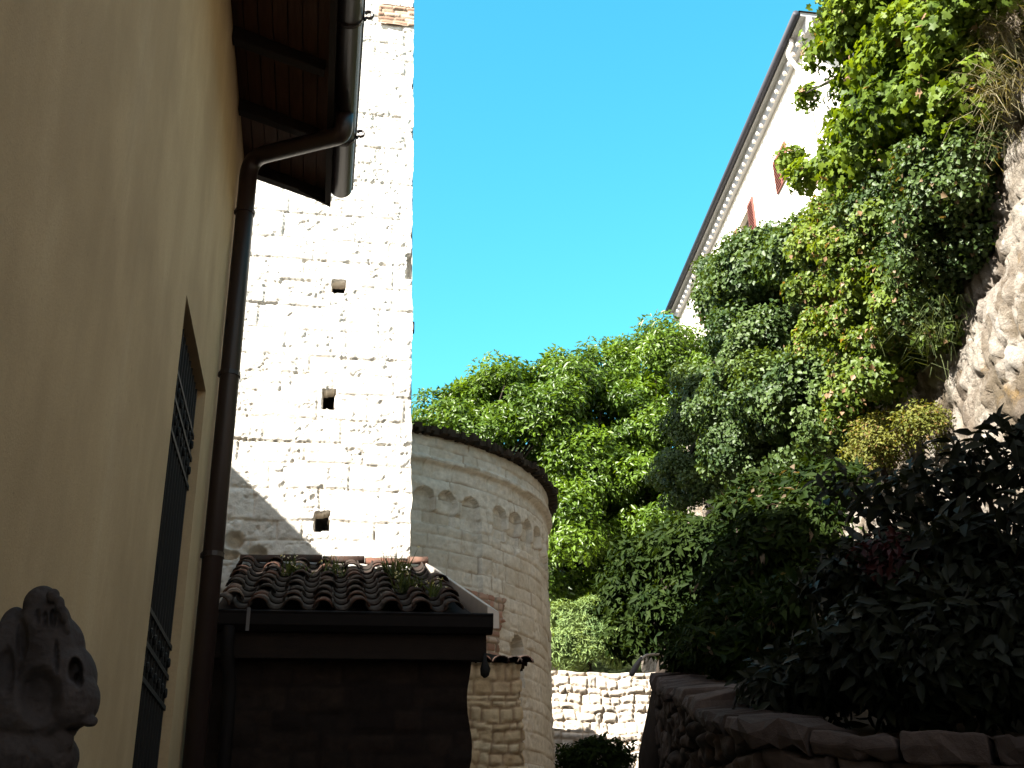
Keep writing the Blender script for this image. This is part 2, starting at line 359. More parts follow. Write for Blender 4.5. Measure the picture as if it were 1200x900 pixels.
# cliff profile swept along Y
def cliff_top(y): return 8.4 + .2*np.clip(y-9, 0, 9)
def cliff_grid():
    yy = np.concatenate([np.arange(-9, 4, .12), np.arange(4, 9, .022), np.arange(9, 34, .1)]); tt = np.concatenate([np.linspace(0, .72, 280)[:-1], np.linspace(.72, 1, 40)])
    Y, T = np.meshgrid(yy, tt, indexing='ij')
    zt = cliff_top(Y); z0 = gz(Y) - .3
    face = np.clip(T/.72, 0, 1); Z = z0 + (zt - z0)*face
    X = cliff_x(Y, Z)
    u = np.clip((T-.72)/.28, 0, 1)
    Xt = cliff_x(Y, zt); X = np.where(u > 0, Xt + (26-Xt)*u**1.6, X)
    zs = zt + np.clip(X - Xt, 0, 4.6)*.72 + np.clip(X-Xt-4.6, 0, 30)*.05
    Z = np.where(u > 0, zs, Z)
    n = fbm((Y, Z), 77, 2.4, 5)*1.0 + np.abs(fbm((Y*1.3, Z*.7), 81, .7, 4))*-.5 + fbm((Y, Z), 85, .3, 4)*.30 - np.abs(fbm((Y*1.6, Z*.8), 88, .35, 3))*.4
    fade = 1 - sstep(.05, .5, u)
    hr, tr, jr = rubble(Y*1.0, Z, 95, .34, .30, .45, .10, .06)
    hr2, tr2, jr2 = rubble(Y*1.0, Z, 96, .13, .20, .45, .03, .035)
    X = X - (n*.32 + (hr*.22 + hr2*.75))*fade*sstep(0, .03, T); Z = Z + n*.35*sstep(.02, .3, u)
    pale = (tr*.6 + tr2*.4 > .5)*(1-jr)*(1-.6*jr2)*sstep(-.16, .1, fbm((Y, Z), 97, 1.1, 3))
    return X, Y, Z, sstep(.02, .2, u), pale
cx_, cy_, cz_, so_, pa_ = cliff_grid()
kind(meshobj('cliff', np.stack([cx_, cy_, cz_], -1).reshape(-1,3), gridfaces(*cx_.shape), M['rock'], None, True, {'soilness': so_, 'pale': pa_}))
# right alley wall line: (x, y, top z)
WL = np.array([(4.3,3.0,1.95),(3.5,3.65,2.02),(2.80,4.2,2.09),(2.28,4.6,2.16),(1.98,5.0,2.27),(2.0,5.7,2.44),(2.2,6.6,2.66),(2.5,7.9,2.94),(2.78,9.1,3.20)])
seg = np.concatenate([[0], np.cumsum(np.hypot(*np.diff(WL[:,:2], axis=0).T))])
def wl(s):
    x = np.interp(s, seg, WL[:,0]); y = np.interp(s, seg, WL[:,1]); z = np.interp(s, seg, WL[:,2])
    e = .15; dx = np.interp(s+e, seg, WL[:,0]) - np.interp(s-e, seg, WL[:,0]); dy = np.interp(s+e, seg, WL[:,1]) - np.interp(s-e, seg, WL[:,1])
    l = np.hypot(dx, dy) + 1e-9
    return x, y, z, -dy/l, dx/l                                     # outward normal towards the alley
# terrace soil between wall and cliff
ty = np.arange(-9, 13.1, .25); tu = np.linspace(0, 1, 14)
TY, TU = np.meshgrid(ty, tu, indexing='ij')
edge = np.interp(TY, [-9, 2.5, 3.0, 3.65, 4.2, 4.6, 5.0, 5.7, 6.6, 7.9, 9.1, 11, 13], [5.4, 5.0, 4.6, 3.8, 3.1, 2.58, 2.3, 2.3, 2.5, 2.8, 3.05, 3.5, 4.2])
tz = np.interp(TY, [-9, 3, 4.2, 5, 9.1, 13], [1.8, 1.9, 2.0, 2.17, 3.08, 3.3])
TX = edge + (5.6 + .1*TY - edge)*TU
TZ = tz + TU*.5 + .1*fbm((TX, TY), 9, .8, 3)
kind(meshobj('terrace', np.stack([TX, TY, TZ], -1).reshape(-1,3), gridfaces(*TX.shape, flip=True), M['soil'], None, True))
# end bank of the terrace down to the path
bk = []
for k, y in enumerate(np.linspace(9.1, 13, 12)):
    e_ = float(np.interp(y, [9.1, 11, 13], [3.05, 3.5, 4.2])); z_ = float(np.interp(y, [9.1, 13], [3.08, 3.3]))
    bk.append([(e_+.05, y, z_+.02), (e_-.25, y, float(gz(y))-.1)])
b_ = MB()
for a, b in zip(bk[:-1], bk[1:]): b_.add([a[0], a[1], b[1], b[0]], [(0,1,2,3)])
b_.add([bk[-1][0], bk[-1][1], (8, 13, 1.9), (8, 13, 3.5)], [(0,1,2,3)])
kind(b_.build('earth_bank', M['soil']))

# ------------------------------------------------------------------ ochre house on the left
HX, HY = -.85, 8.1
EZ = 7.41
SL = .37                                                            # roof slope
house = thing('ochre_house', (HX, HY, 0), 'ochre plastered house with brown wooden eaves and barred window, along the left', 'house')
WY0, WY1, WZ0, WZ1 = 5.76, 7.12, 1.75, 4.74
mb = MB(); y0 = -7.0
for (a, b, z0, z1) in ((y0, WY0, -.2, EZ+.1), (WY1, HY, -.2, EZ+.1), (WY0, WY1, -.2, WZ0), (WY0, WY1, WZ1, EZ+.1)):
    mb.add([(HX,a,z0),(HX,b,z0),(HX,b,z1),(HX,a,z1)], [(0,1,2,3)])
D_ = .40                                                            # reveal
mb.add([(HX,WY0,WZ0),(HX-D_,WY0,WZ0),(HX-D_,WY0,WZ1),(HX,WY0,WZ1)], [(0,1,2,3)])
mb.add([(HX,WY1,WZ0),(HX,WY1,WZ1),(HX-D_,WY1,WZ1),(HX-D_,WY1,WZ0)], [(0,1,2,3)])
mb.add([(HX,WY0,WZ1),(HX-D_,WY0,WZ1),(HX-D_,WY1,WZ1),(HX,WY1,WZ1)], [(0,1,2,3)])
mb.add([(HX,WY0,WZ0),(HX,WY1,WZ0),(HX-D_,WY1,WZ0),(HX-D_,WY0,WZ0)], [(0,1,2,3)])
XW = -7.0; ridge_x = -2.5
rz = lambda x: EZ + SL*(HX - x) if x > ridge_x else EZ + SL*(HX - ridge_x) - SL*(ridge_x - x)
for y in (y0, HY):
    mb.add([(HX,y,-.2),(HX,y,EZ+.1),(ridge_x,y,rz(ridge_x)+.1),(XW,y,rz(XW)+.1),(XW,y,-.2)], [(0,1,2,3,4)])
mb.add([(XW,y0,-.2),(XW,HY,-.2),(XW,HY,EZ),(XW,y0,EZ)], [(0,1,2,3)])
mb.build('wall', M['plaster'], house)
# unseen block past the house end, added to cast the tower's shadow edge
shadow_block = MB(); WX = -4.15; WEZ = 8.42
shadow_block.box(-9.5, WX, HY+.05, 11.25, -.2, WEZ-.15)
shadow_block.build('shadow_block_wall', M['plaster'], house)
wr = MB(); wr.hexa([(-9.9,HY-.2,WEZ),(-3.9,HY-.2,WEZ-.02),(-3.9,11.28,WEZ-.02),(-9.9,11.28,WEZ),(-6.9,HY-.2,WEZ+1.0),(-3.95,HY-.2,WEZ+.1),(-3.95,11.28,WEZ+.1),(-6.9,11.28,WEZ+1.0)])
wr.build('shadow_block_roof', M['tile'], house)
# eaves: boards, rafters, roof slab
OV = .74; TIPX = HX + OV; VY = HY + .04
sof = lambda x: EZ - SL*(x - HX)                                    # underside of boards
bd = MB(); nb = 7
for k in range(nb):                                                 # boards run along Y
    xa = HX - .02 + (OV+.02)*k/nb; xb = HX - .02 + (OV+.02)*(k+1)/nb - .008
    bd.hexa([(xa,y0,sof(xa)),(xb,y0,sof(xb)),(xb,VY,sof(xb)),(xa,VY,sof(xa)),(xa,y0,sof(xa)+.025),(xb,y0,sof(xb)+.025),(xb,VY,sof(xb)+.025),(xa,VY,sof(xa)+.025)])
bd.build('eave_boards', M['board'], house)
def rafter(y, w=.09, h=.12):
    r_ = MB(); xa, xb = HX + .003, TIPX - .06
    r_.hexa([(xa,y,sof(xa)-h),(xb,y,sof(xb)-h*.75),(xb,y+w,sof(xb)-h*.75),(xa,y+w,sof(xa)-h),(xa,y,sof(xa)-.002),(xb,y,sof(xb)-.002),(xb,y+w,sof(xb)-.002),(xa,y+w,sof(xa)-.002)])
    return r_.build('rafter', M['dark_wood'], house, bevel=.008)
r0_ = rafter(HY + .02)
for k in range(1, 9):
    c_ = r0_.copy(); S.collection.objects.link(c_); c_.location.y -= k*.82
rl = MB()
rl.hexa([(ridge_x,y0-.3,sof(ridge_x)+.03),(TIPX,y0-.3,sof(TIPX)+.03),(TIPX,VY,sof(TIPX)+.03),(ridge_x,VY,sof(ridge_x)+.03),
         (ridge_x,y0-.3,sof(ridge_x)+.17),(TIPX+.03,y0-.3,sof(TIPX)+.15),(TIPX+.03,VY+.03,sof(TIPX)+.15),(ridge_x,VY+.03,sof(ridge_x)+.17)])
xr = XW-.7; zr = rz(xr)
rl.hexa([(xr,y0-.3,zr+.03),(ridge_x-.004,y0-.3,sof(ridge_x)+.03),(ridge_x-.004,VY,sof(ridge_x)+.03),(xr,VY,zr+.03),
         (xr,y0-.3,zr+.17),(ridge_x-.004,y0-.3,sof(ridge_x)+.17),(ridge_x-.004,VY,sof(ridge_x)+.17),(xr,VY,zr+.17)])
rl.build('roof', M['tile'], house)
vb = MB(); xa, xb = HX - .3, TIPX + .02                             # verge board
vb.hexa([(xa,VY+.003,sof(xa)-.02),(xb,VY+.003,sof(xb)-.13),(xb,VY+.03,sof(xb)-.13),(xa,VY+.03,sof(xa)-.02),(xa,VY+.003,sof(xa)+.16),(xb,VY+.003,sof(xb)+.14),(xb,VY+.03,sof(xb)+.14),(xa,VY+.03,sof(xa)+.16)])
vb.box(TIPX-.03, TIPX+.018, y0, VY, sof(TIPX)-.12, sof(TIPX)-.003)
vb.build('verge_board', M['dark_wood'], house)
# half-round gutter with straps
GX, GZ, GR = TIPX + .10, sof(TIPX) + .03, .095
def halfround(rad, th=.006, n=12):
    o = [(rad*math.cos(math.pi+math.pi*k/n), 0, rad*math.sin(math.pi+math.pi*k/n)) for k in range(n+1)]
    i = [((rad-th)*math.cos(math.pi+math.pi*k/n), 0, (rad-th)*math.sin(math.pi+math.pi*k/n)) for k in range(n, -1, -1)]
    return o + i
g_ = MB(); g_.sweep(halfround(GR), (GX, y0-.3, GZ), (GX, VY-.02, GZ))
g_.add([(GX,VY-.02,GZ)] + [(GX+GR*math.cos(math.pi+math.pi*k/12), VY-.02, GZ+GR*math.sin(math.pi+math.pi*k/12)) for k in range(13)], [(0,k+1,k+2) for k in range(12)])
g_.tube([(GX+GR, y0-.3, GZ+.004), (GX+GR, VY-.02, GZ+.004)], .012, 8)
gut = g_.build('gutter', M['brown_metal'], house, True)
def strap(y):
    m_ = MB(); m_.sweep(halfround(GR+.006, .005), (GX, y, GZ), (GX, y+.03, GZ))
    c = [(GX+GR+.012, y+.015, GZ-.02)] + [(GX+GR+.04+.028*math.cos(a), y+.015, GZ+.03+.03*math.sin(a)) for a in np.linspace(-2.2, 2.6, 9)]
    m_.tube(c, [.012]*5+[.011,.010,.012,.014,.015], 6)
    return m_.build('gutter_strap', M['brown_metal'], gut)
s0_ = strap(7.35)
for k in range(1, 7):
    c_ = s0_.copy(); S.collection.objects.link(c_); c_.location.y -= 1.35*k
def smooth_path(P, n=8):
    P = [np.array(p, float) for p in P]; out = [P[0]]
    for a, b, c in zip(P[:-2], P[1:-1], P[2:]):
        r_ = min(np.linalg.norm(b-a), np.linalg.norm(c-b))*.42; p = b + (a-b)/np.linalg.norm(a-b)*r_; q = b + (c-b)/np.linalg.norm(c-b)*r_
        for k in range(n+1):
            t_ = k/n; out.append((1-t_)**2*p + 2*t_*(1-t_)*b + t_*t_*q)
    return out + [P[-1]]
PX, PY, PR = HX + .085, 7.76, .072
dp = MB(); dp.tube(smooth_path([(GX, PY-.75, GZ-.05), (GX, PY-.72, GZ-.24), (PX, PY-.02, EZ-.27), (PX, PY, EZ-.7), (PX, PY, .6)]), PR, 14)
pipe = dp.build('downpipe', M['brown_metal'], house, True)
for z in (6.6, 5.15, 3.75):
    m_ = MB(); m_.tube([(PX, PY, z), (PX, PY, z+.035)], PR+.009, 14); m_.box(HX-.01, PX-PR, PY-.012, PY+.012, z, z+.03)
    m_.build('pipe_clip', M['brown_metal'], pipe)
# barred window
win = MB(); win.box(HX-D_-.05, HX-D_-.01, WY0-.03, WY1+.03, WZ0-.03, WZ1+.03)
wo_ = win.build('window', M['pane'], house)
fr = MB()
for (a, b, c, d) in ((WY0, WY0+.07, WZ0, WZ1), (WY1-.07, WY1, WZ0, WZ1), (WY0+.07, WY1-.07, WZ1-.07, WZ1), (WY0+.07, WY1-.07, WZ0, WZ0+.07), (6.36, 6.43, WZ0+.07, WZ1-.07)):
    fr.box(HX-D_-.008, HX-D_+.04, a+.002, b-.002, c+.002, d-.002)
fr.build('window_frame', M['dark_wood'], wo_)
gr = MB(); bx = HX - .06
for k in range(12):
    y = WY0 + .07 + k*(WY1-WY0-.14)/11
    gr.tube([(bx, y, WZ0+.02), (bx, y, WZ1-.02)], .012, 8)
for z in (2.1, 2.62, 2.80, 2.98, 4.02, 4.22, 4.38):
    gr.box(bx-.016, bx+.016, WY0+.004, WY1-.004, z, z+.028)
for k in range(8):
    y = WY0 + .09 + k*(WY1-WY0-.18)/7
    for z in (2.71, 2.89, 4.13, 4.31):
        gr.tube([(bx+.016+.0, y+.018*math.cos(a), z+.022*math.sin(a)) for a in np.linspace(0, 2*math.pi, 9)], .009, 5, cap=False)
gr.build('window_grille', M['iron'], wo_)

# ------------------------------------------------------------------ bell tower
TY0, TX0, TX1, TB, TH = 11.3, -3.4, .905, 13.7, 13.3
tower = thing('bell_tower', (TX1-2, TY0, 1.5), 'tall rough white stone tower with small square putlog holes, behind the tiled shed', 'tower')
def tow_x(z): return -.0108*np.clip(np.asarray(z) - 4.6, -3, 20)     # right edge leans in
hole_px = ((400,336,.15,.17), (387,468,.135,.24), (378,611,.155,.21))
holes = []
for (x, y, w, h) in hole_px:
    p = at(x, y, TY0); holes.append((p[0], p[2], w, h))
s, z = grid(-1.6, TX1, 3.5, TH, .013)
hh, tn, jt = ashlar(s, z, 11, (.19,.36), (.3,.85), .006, .011, .010)
jt = jt*(.35 + .65*sstep(-.1, .12, fbm((s, z), 18, .5, 3)))
flk = np.abs(fbm((s + z*.5, z*1.5 - s*.5), 19, .13, 3))             # tool marks and flaked faces
hh = hh - .022*np.clip(.05 - flk, 0, 1)/.05*sstep(-.02, .10, fbm((s, z), 20, .16, 3)) + .016*fbm((s, z*1.4), 22, .06, 3)
hm = np.zeros_like(s)
for (a, b, w, h) in holes:
    wob = .014*fbm((s, z), 5, .08, 2)*2
    m_ = (np.abs(s-a)+wob < w/2) & (np.abs(z-b)+wob < h/2); hm = np.maximum(hm, m_*1.0)
hh = np.where(hm > 0, -.20, hh); tn = np.where(hm > 0, 0, tn); jt = np.where(hm > 0, .9, jt)  # hole sides take the darkest stone tone, standing in for shade inside
p = at(476, 312, TY0); chip = (np.abs(z-p[2]) < .17) & (s > TX1 - .065 + .02*fbm((s, z), 8, .1, 2)); hh = np.where(chip, -.14, hh)
p = at(350, 331, TY0); pt_ = (np.abs(z-p[2]) < .045) & (np.abs(s-p[0]) < .19); jt = np.where(pt_, .75*vnoise((s,z), 4, .05), jt); hh = np.where(pt_, hh-.02, hh)
for (x, y, rx_, rz_) in ((275,632,.12,.1), (302,650,.09,.08), (268,650,.10,.05)):
    p = at(x, y, TY0); q = np.hypot((s-p[0])/rx_, (z-p[2])/rz_) + .8*fbm((s, z), 12, .2, 3)
    hh = hh - .12*(1-sstep(.5, 1.1, q)); jt = np.maximum(jt, .5*(1-sstep(.6, 1.1, q)))
edge_r = sstep(TX1-.03, TX1, s)
relief('front_wall', lambda s, z, h: (s + tow_x(z)*(s-TX0)/(TX1-TX0) + edge_r*.05*fbm((z, z*0), 6, .25, 4), TY0 - h*(1-.6*edge_r), z), s, z, hh, tn, jt, M['tower'], tower, openm=hm)
s, z = grid(TY0, TB, 1.2, TH, .05)
hh, tn, jt = ashlar(s, z, 12, (.19,.36), (.3,.85), .012, .03, .02); e0 = sstep(TY0+.1, TY0, s)
relief('side_wall', lambda s, z, h: (TX1 + tow_x(z) + h*.5*(1-e0), s, z), s, z, hh, tn, jt, M['tower'], tower)
tb = MB()
tb.add([(TX0,TY0+.02,.5),(-1.595,TY0+.02,.5),(-1.595,TY0+.02,TH),(TX0,TY0+.02,TH)], [(0,1,2,3)]); tb.add([(-1.6,TY0+.022,.5),(TX1,TY0+.022,.5),(TX1,TY0+.022,3.52),(-1.6,TY0+.022,3.52)], [(0,1,2,3)])
tb.add([(TX0,TY0-.0,.5),(TX0,TB,.5),(TX0,TB,TH),(TX0,TY0,TH)], [(0,1,2,3)])
tb.add([(TX0,TY0,TH),(TX1-.09,TY0,TH),(TX1-.09,TB,TH),(TX0,TB,TH)], [(0,1,2,3)])
tb.add([(TX0,TB,.5),(TX1,TB,.5),(TX1-.09,TB,TH),(TX0,TB,TH)], [(0,1,2,3)])
tb.build('core', M['mortar'], tower)
# brick repair at upper right, iron stub on the corner
p = at(468, 20, TY0)
s, z = grid(p[0]-.28, p[0]+.19, p[2]-.16, p[2]+.17, .012)
hh, tn, jt = ashlar(s, z, 31, (.055,.07), (.16,.26), .008, .008, .008)
relief('brick_repair', lambda s, z, h: (s, TY0 - .03 - h, z), s, z, hh, tn, jt, M['brick'], tower)
p = at(482, 384, TY0+.3); m_ = MB(); m_.box(p[0]-.2, p[0]+.035, p[1]-.03, p[1]+.03, p[2]-.07, p[2]+.07); m_.build('iron_stub', M['iron'], tower, bevel=.008)

# ------------------------------------------------------------------ church: apse, added unseen hall
AX, AY, AR, AH = -.1, 16.5, 3.5, 7.0
church = thing('church', (AX, AY, 2.0), 'round romanesque stone apse with blind arches and dark roof edge, behind the tower', 'church')
def theta(px, py):
    d = ray(px, py); a = d[0]**2 + d[1]**2; e = EYE[:2] - np.array([AX, AY]); b = 2*(e@d[:2]); c = e@e - AR**2
    q = b*b - 4*a*c; t_ = (-b - math.sqrt(max(q, 0)))/(2*a); P_ = EYE + d*t_
    return math.atan2(P_[0]-AX, AY-P_[1]), P_[2]
TH0, TH1 = -.6, 1.75
s, z = grid(TH0*AR, TH1*AR, 1.2, AH, .016)
hh, tn, jt = ashlar(s, z, 21, (.13,.27), (.2,.75), .007, .014, .010, .8)
jt = jt*(.3 + .7*sstep(-.12, .12, fbm((s, z), 23, .4, 3))); hh = hh - .012*sstep(.12, .3, fbm((s, z), 24, .1, 3))
th0 = [theta(x, y) for (x, y) in ((490,588),(524,588),(552,592),(586,603),(606,613),(621,620),(631,626))]
zsp = np.mean([a[1] for a in th0]) ; lz = zsp - .02
sp = .30 * 1.05
arch_s = [a[0]*AR for a in th0]
pan = np.zeros_like(s)
c1 = [arch_s[1] - .345, arch_s[1], arch_s[2]]; w1 = .335
l0 = arch_s[2] + .5*w1                                              # left edge of the lesene
c2 = [arch_s[3] + k*.37 for k in range(0, 7)]
for grp, w in ((c1, w1), (c2, .35)):
    for c in grp:
        rr = w*.43
        pan = np.maximum(pan, ((np.abs(s-c) < rr) & (z < lz + np.sqrt(np.clip(rr**2 - (s-c)**2, 0, None))) & (z > lz - .30)).astype(float))
    a, b = min(grp)-w*.5, max(grp)+w*.5
    pan = np.maximum(pan, ((s > a) & (s < b) & (z < lz-.13)).astype(float)*(.45 if grp is c2 else .6))
hh = hh - .09*pan
zc = theta(560, 557)[1]                                             # cornice ledge
hh = hh + .05*sstep(zc-.015, zc+.015, z)*(1-sstep(zc+.06, zc+.10, z)) + .03*sstep(zc, zc+.02, z) - .03*sstep(zc+.3, zc+.5, z)*0
tn = np.where((z < zc) & (z > lz+.0) , tn*.6+.4, tn)
nth, nz_ = theta(610, 765); nr = .15                                # small niche low on the right
nm = (np.abs(s-nth*AR) < nr) & (z < nz_+.08+np.sqrt(np.clip(nr**2-(s-nth*AR)**2, 0, None))) & (z > nz_ - .42)
hh = np.where(nm, hh-.16, hh)
relief('apse_wall', lambda s, z, h: (AX + (AR+h)*np.sin(s/AR), AY - (AR+h)*np.cos(s/AR), z), s, z, hh, tn, jt, M['apse'], church)
# old brick repair band with ragged ends
ta, za = theta(522, 684); tb_, zb_ = theta(592, 690); zlow = theta(560, 770)[1]
s, z = grid((ta-.25)*AR, tb_*AR, zlow, za+.0, .012)
hh, tn, jt = ashlar(s, z, 41, (.07,.11), (.10,.24), .010, .016, .016, 1.5)
rag = .06*fbm((z, z*0+3), 15, .12, 2)*2
keep = (s < tb_*AR - .06 + rag - .1*(z < za-.35)) & (z < za - .03 + .03*fbm((s, s*0), 16, .2, 2))
hh = np.where(keep, hh + .035, -.12)
relief('brick_band', lambda s, z, h: (AX + (AR+h)*np.sin(s/AR), AY - (AR+h)*np.cos(s/AR), z), s, z, hh, tn, jt, M['brick'], church)
# roof: conical, thick ragged slab edge
cr = MB(); nseg = 150; rng = np.random.default_rng(4)
ring = []
for k in range(nseg+1):
    t_ = TH0 + (TH1-TH0)*k/nseg; r1 = AR + .11 + rng.uniform(-.03, .05) + .05*((k//2) % 2)
    ring.append((t_, r1, AH - .03 + rng.uniform(-.02,.02), AH + .05 + rng.uniform(-.02, .03)))
pc = lambda t_, r_, z_: (AX + r_*math.sin(t_), AY - r_*math.cos(t_), z_)
for (t1, ra, za1, zb1), (t2, rb, za2, zb2) in zip(ring[:-1], ring[1:]):
    v = [pc(t1, AR-.1, AH-.03), pc(t1, ra, za1), pc(t1, ra, zb1), pc(t2, AR-.1, AH-.03), pc(t2, ra, za1), pc(t2, ra, zb1), (AX, AY, AH+1.25)]
    cr.add(v, [(0,1,4,3), (1,2,5,4), (2,6,5), (0,1,2), (3,5,4)], rng.random()*.3)
cr.build('apse_roof', M['moss_slab'], church)
hl = MB(); hl.box(AX-AR-.05, AX+AR-.05, AY+.1, 19.0, 1, 5.62); hl.build('shade_hall', M['mortar'], church)  # unseen block, added and sized to shade the foot of the low wall
hr = MB(); hr.hexa([(AX-AR-.1,AY+.05,5.63),(AX+AR-.02,AY+.05,5.63),(AX+AR-.02,19.05,5.63),(AX-AR-.1,19.05,5.63),(AX-AR-.1,AY+1.2,6.1),(AX+AR-.6,AY+1.2,6.1),(AX+AR-.6,17.9,6.1),(AX-AR-.1,17.9,6.1)])
hr.build('shade_hall_roof', M['tile'], church)

# ------------------------------------------------------------------ stone pier with tile cap
PXa, PXb, PYa, PYb, PZ = 1.45, 2.17, 11.9, 13.8, 3.80
pier = thing('stone_pier', ((PXa+PXb)/2, PYa, 1.8), 'rubble stone pier with warm sunlight put into its colour, capped with broken clay tiles, beside the apse', 'stone pier')
s, z = grid(0, (PXb-PXa) + (PYb-PYa), 1.3, PZ, .02)
hh, tn, jt = ashlar(s, z, 61, (.07,.17), (.09,.30), .010, .035, .028, 2.6)
L_ = PXb - PXa
def piermap(s, z, h):
    rx = PXb - .03*(z-2) ; front = s < L_
    x = np.where(front, PXa + s, PXb + h*.8) + np.where(s > L_-.02, .03*np.sin(z*5)*.5, 0)
    y = np.where(front, PYa - h, PYa + (s - L_)); return x, y, z
relief('pier_wall', piermap, s, z, hh, tn, jt, M['pier'], pier)
pb = MB(); pb.box(PXa-.3, PXb-.06, PYa+.08, PYb, 1.3, PZ+.03); pb.build('pier_core', M['pier'], pier)
def canal_tile(m_, p, d, L, r0, r1, nrm, tone, th=.014, n=7):
    """one curved clay tile from p (upper end) along d, length L, radii r0 to r1"""
    p = np.array(p, float); d = np.array(d, float)/np.linalg.norm(d); nrm = np.array(nrm, float); nrm -= d*(nrm@d); nrm /= np.linalg.norm(nrm); w = np.cross(d, nrm)
    v = []
    for (q, r_) in ((p, r0), (p + d*L, r1)):
        for rr in (r_, r_-th):
            for k in range(n+1):
                a = math.pi*k/n; v.append(q + w*rr*math.cos(a) + nrm*rr*math.sin(a)*.85)
    N1 = n+1; f = []
    for k in range(n):
        f += [(k, k+1, 2*N1+k+1, 2*N1+k), (N1+k, 3*N1+k, 3*N1+k+1, N1+k+1), (2*N1+k, 2*N1+k+1, 3*N1+k+1, 3*N1+k), (k, N1+k, N1+k+1, k+1)]
    f += [(0, 2*N1, 3*N1, N1), (n, N1+n, 3*N1+n, 2*N1+n)]
    m_.add(v, f, tone)
pt = MB(); rng = np.random.default_rng(8)
for k in range(6):
    x = PXa + .05 + k*.145 + rng.uniform(-.02,.02)
    canal_tile(pt, (x, PYa+.45, PZ+.11+rng.uniform(-.01,.02)), (rng.uniform(-.1,.1), -1, -.2), .56, .075, .09, (rng.uniform(-.15,.15),0,1), rng.random()*.6)
for k in range(5):
    canal_tile(pt, (PXb-.35, PYa+.3+k*.17, PZ+.11), (1, rng.uniform(-.1,.1), -.2), .46, .075, .09, (0,0,1), rng.random()*.6)
pt.build('tile_cap', M['tile'], pier, True)

# ------------------------------------------------------------------ shed with clay tile roof
SY, SGZ, STZ = 8.8, 3.60, 4.64
XL, XR = HX + .02, 1.20
shed = thing('shed', (0.2, SY+.1, 1.3), 'dark lean-to shed with curved clay tile roof and gutter, in front of the tower', 'shed')
s, z = grid(XL-.3, XR, 1.0, 3.5, .03)
hh, tn, jt = ashlar(s, z, 71, (.12,.24), (.2,.6), .012, .05, .015, 3)
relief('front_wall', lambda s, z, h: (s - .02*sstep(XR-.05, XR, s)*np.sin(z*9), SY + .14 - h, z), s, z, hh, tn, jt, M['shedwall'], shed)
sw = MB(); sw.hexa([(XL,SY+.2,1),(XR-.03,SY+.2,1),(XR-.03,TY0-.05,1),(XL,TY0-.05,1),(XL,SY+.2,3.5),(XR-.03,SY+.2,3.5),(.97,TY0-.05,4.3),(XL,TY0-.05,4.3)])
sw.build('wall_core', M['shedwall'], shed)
rd = np.array([0, -(TY0-.06-SY), SGZ-STZ+.0]); RLn = np.linalg.norm(rd); rd /= RLn; rn = np.array([0, -rd[2], rd[1]]); rn = rn if rn[2] > 0 else -rn
deck = MB()
deck.hexa([(XL,SY-.02,SGZ-.08),(XR+.06,SY-.02,SGZ-.08),(1.03,TY0-.05,STZ-.10),(XL,TY0-.05,STZ-.10),(XL,SY-.02,SGZ-.02),(XR+.06,SY-.02,SGZ-.02),(1.03,TY0-.05,STZ-.04),(XL,TY0-.05,STZ-.04)])
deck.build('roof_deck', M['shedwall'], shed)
rt_ = MB(); rng = np.random.default_rng(14)
ncol = 9; rows = 8; pitch = .255
for c in range(ncol):
    x0 = XL + .10 + c*pitch
    for r_ in range(rows, -1, -1):
        f_ = (r_ + .0)/rows; q = np.array([x0, TY0-.12, STZ]) + rd*(RLn-.36)*f_
        lim = 1.02 + (XR - 1.02)*f_
        if q[0] > lim - .02: continue
        q = q + rn*(.035 + rng.uniform(-.006,.01)) + np.array([rng.normal(0,.010), rng.normal(0,.012), 0])
        canal_tile(rt_, q, rd + np.array([rng.normal(0,.03), 0, rng.normal(.045,.012)]), .40, .060, .082, rn + np.array([rng.normal(0,.07),0,0]), float(np.clip(rng.normal(.42,.27), 0, 1)))
for c in range(ncol-1):                                             # channel tiles between
    x0 = XL + .10 + (c+.5)*pitch
    for r_ in range(rows+1):
        f_ = r_/rows; q = np.array([x0, TY0-.12, STZ]) + rd*(RLn-.36)*f_ + rn*.075
        if q[0] > 1.02 + (XR-1.02)*f_ - .02: continue
        canal_tile(rt_, q, rd + np.array([0,0,.03]), .40, .085, .075, -rn, rng.random()*.12)
rt_.build('roof_tiles', M['tile'], shed, True)
rg_ = MB(); x = XL
while x < 1.0:                                                      # row of tiles along the tower face, right end's sunlight put into tone
    L = rng.uniform(.34, .5); L = min(L, 1.08 - x)
    canal_tile(rg_, (x, TY0-.12, STZ+.035+rng.uniform(-.008,.012)), (1, 0, rng.uniform(-.02,.02)), L-.008, .085, .095, (0,-.25,1), .25 + .55*(x > .35) + rng.uniform(-.1,.1)); x += L
rg_.build('ridge_tiles', M['tile'], shed, True)
fl = MB()                                                           # sheet-metal verge on the right
A, B = np.array([1.03, TY0-.1, STZ+.02]), np.array([XR+.12, SY-.08, SGZ+.03])
fl.hexa([A+(-.0,0,-.14), B+(-.0,0,-.14), B+(.10,0,-.14), A+(.10,0,-.14), A+(0,0,.06), B+(0,0,.05), B+(.10,0,-.005), A+(.10,0,.01)])
fl.build('flashing', M['zinc'], shed, bevel=.006)
gg = MB(); gx0, gx1 = HX - .10, XR + .16
prof = [(0, -.02, 0), (0, -.145, 0), (0, -.155, -.012), (0, -.145, -.03), (0, -.135, -.11), (0, -.085, -.15), (0, -.02, -.15)]
gg.sweep(prof, (gx0, SY, SGZ), (gx1, SY, SGZ))
sg = gg.build('gutter', M['dark_metal'], shed)
m_ = MB(); xb_ = at(290, 735, SY-.16)[0]; m_.box(xb_-.013, xb_+.013, SY-.168, SY-.158, SGZ-.17, SGZ+.01); m_.box(xb_-.013, xb_+.013, SY-.165, SY-.02, SGZ+.003, SGZ+.011)
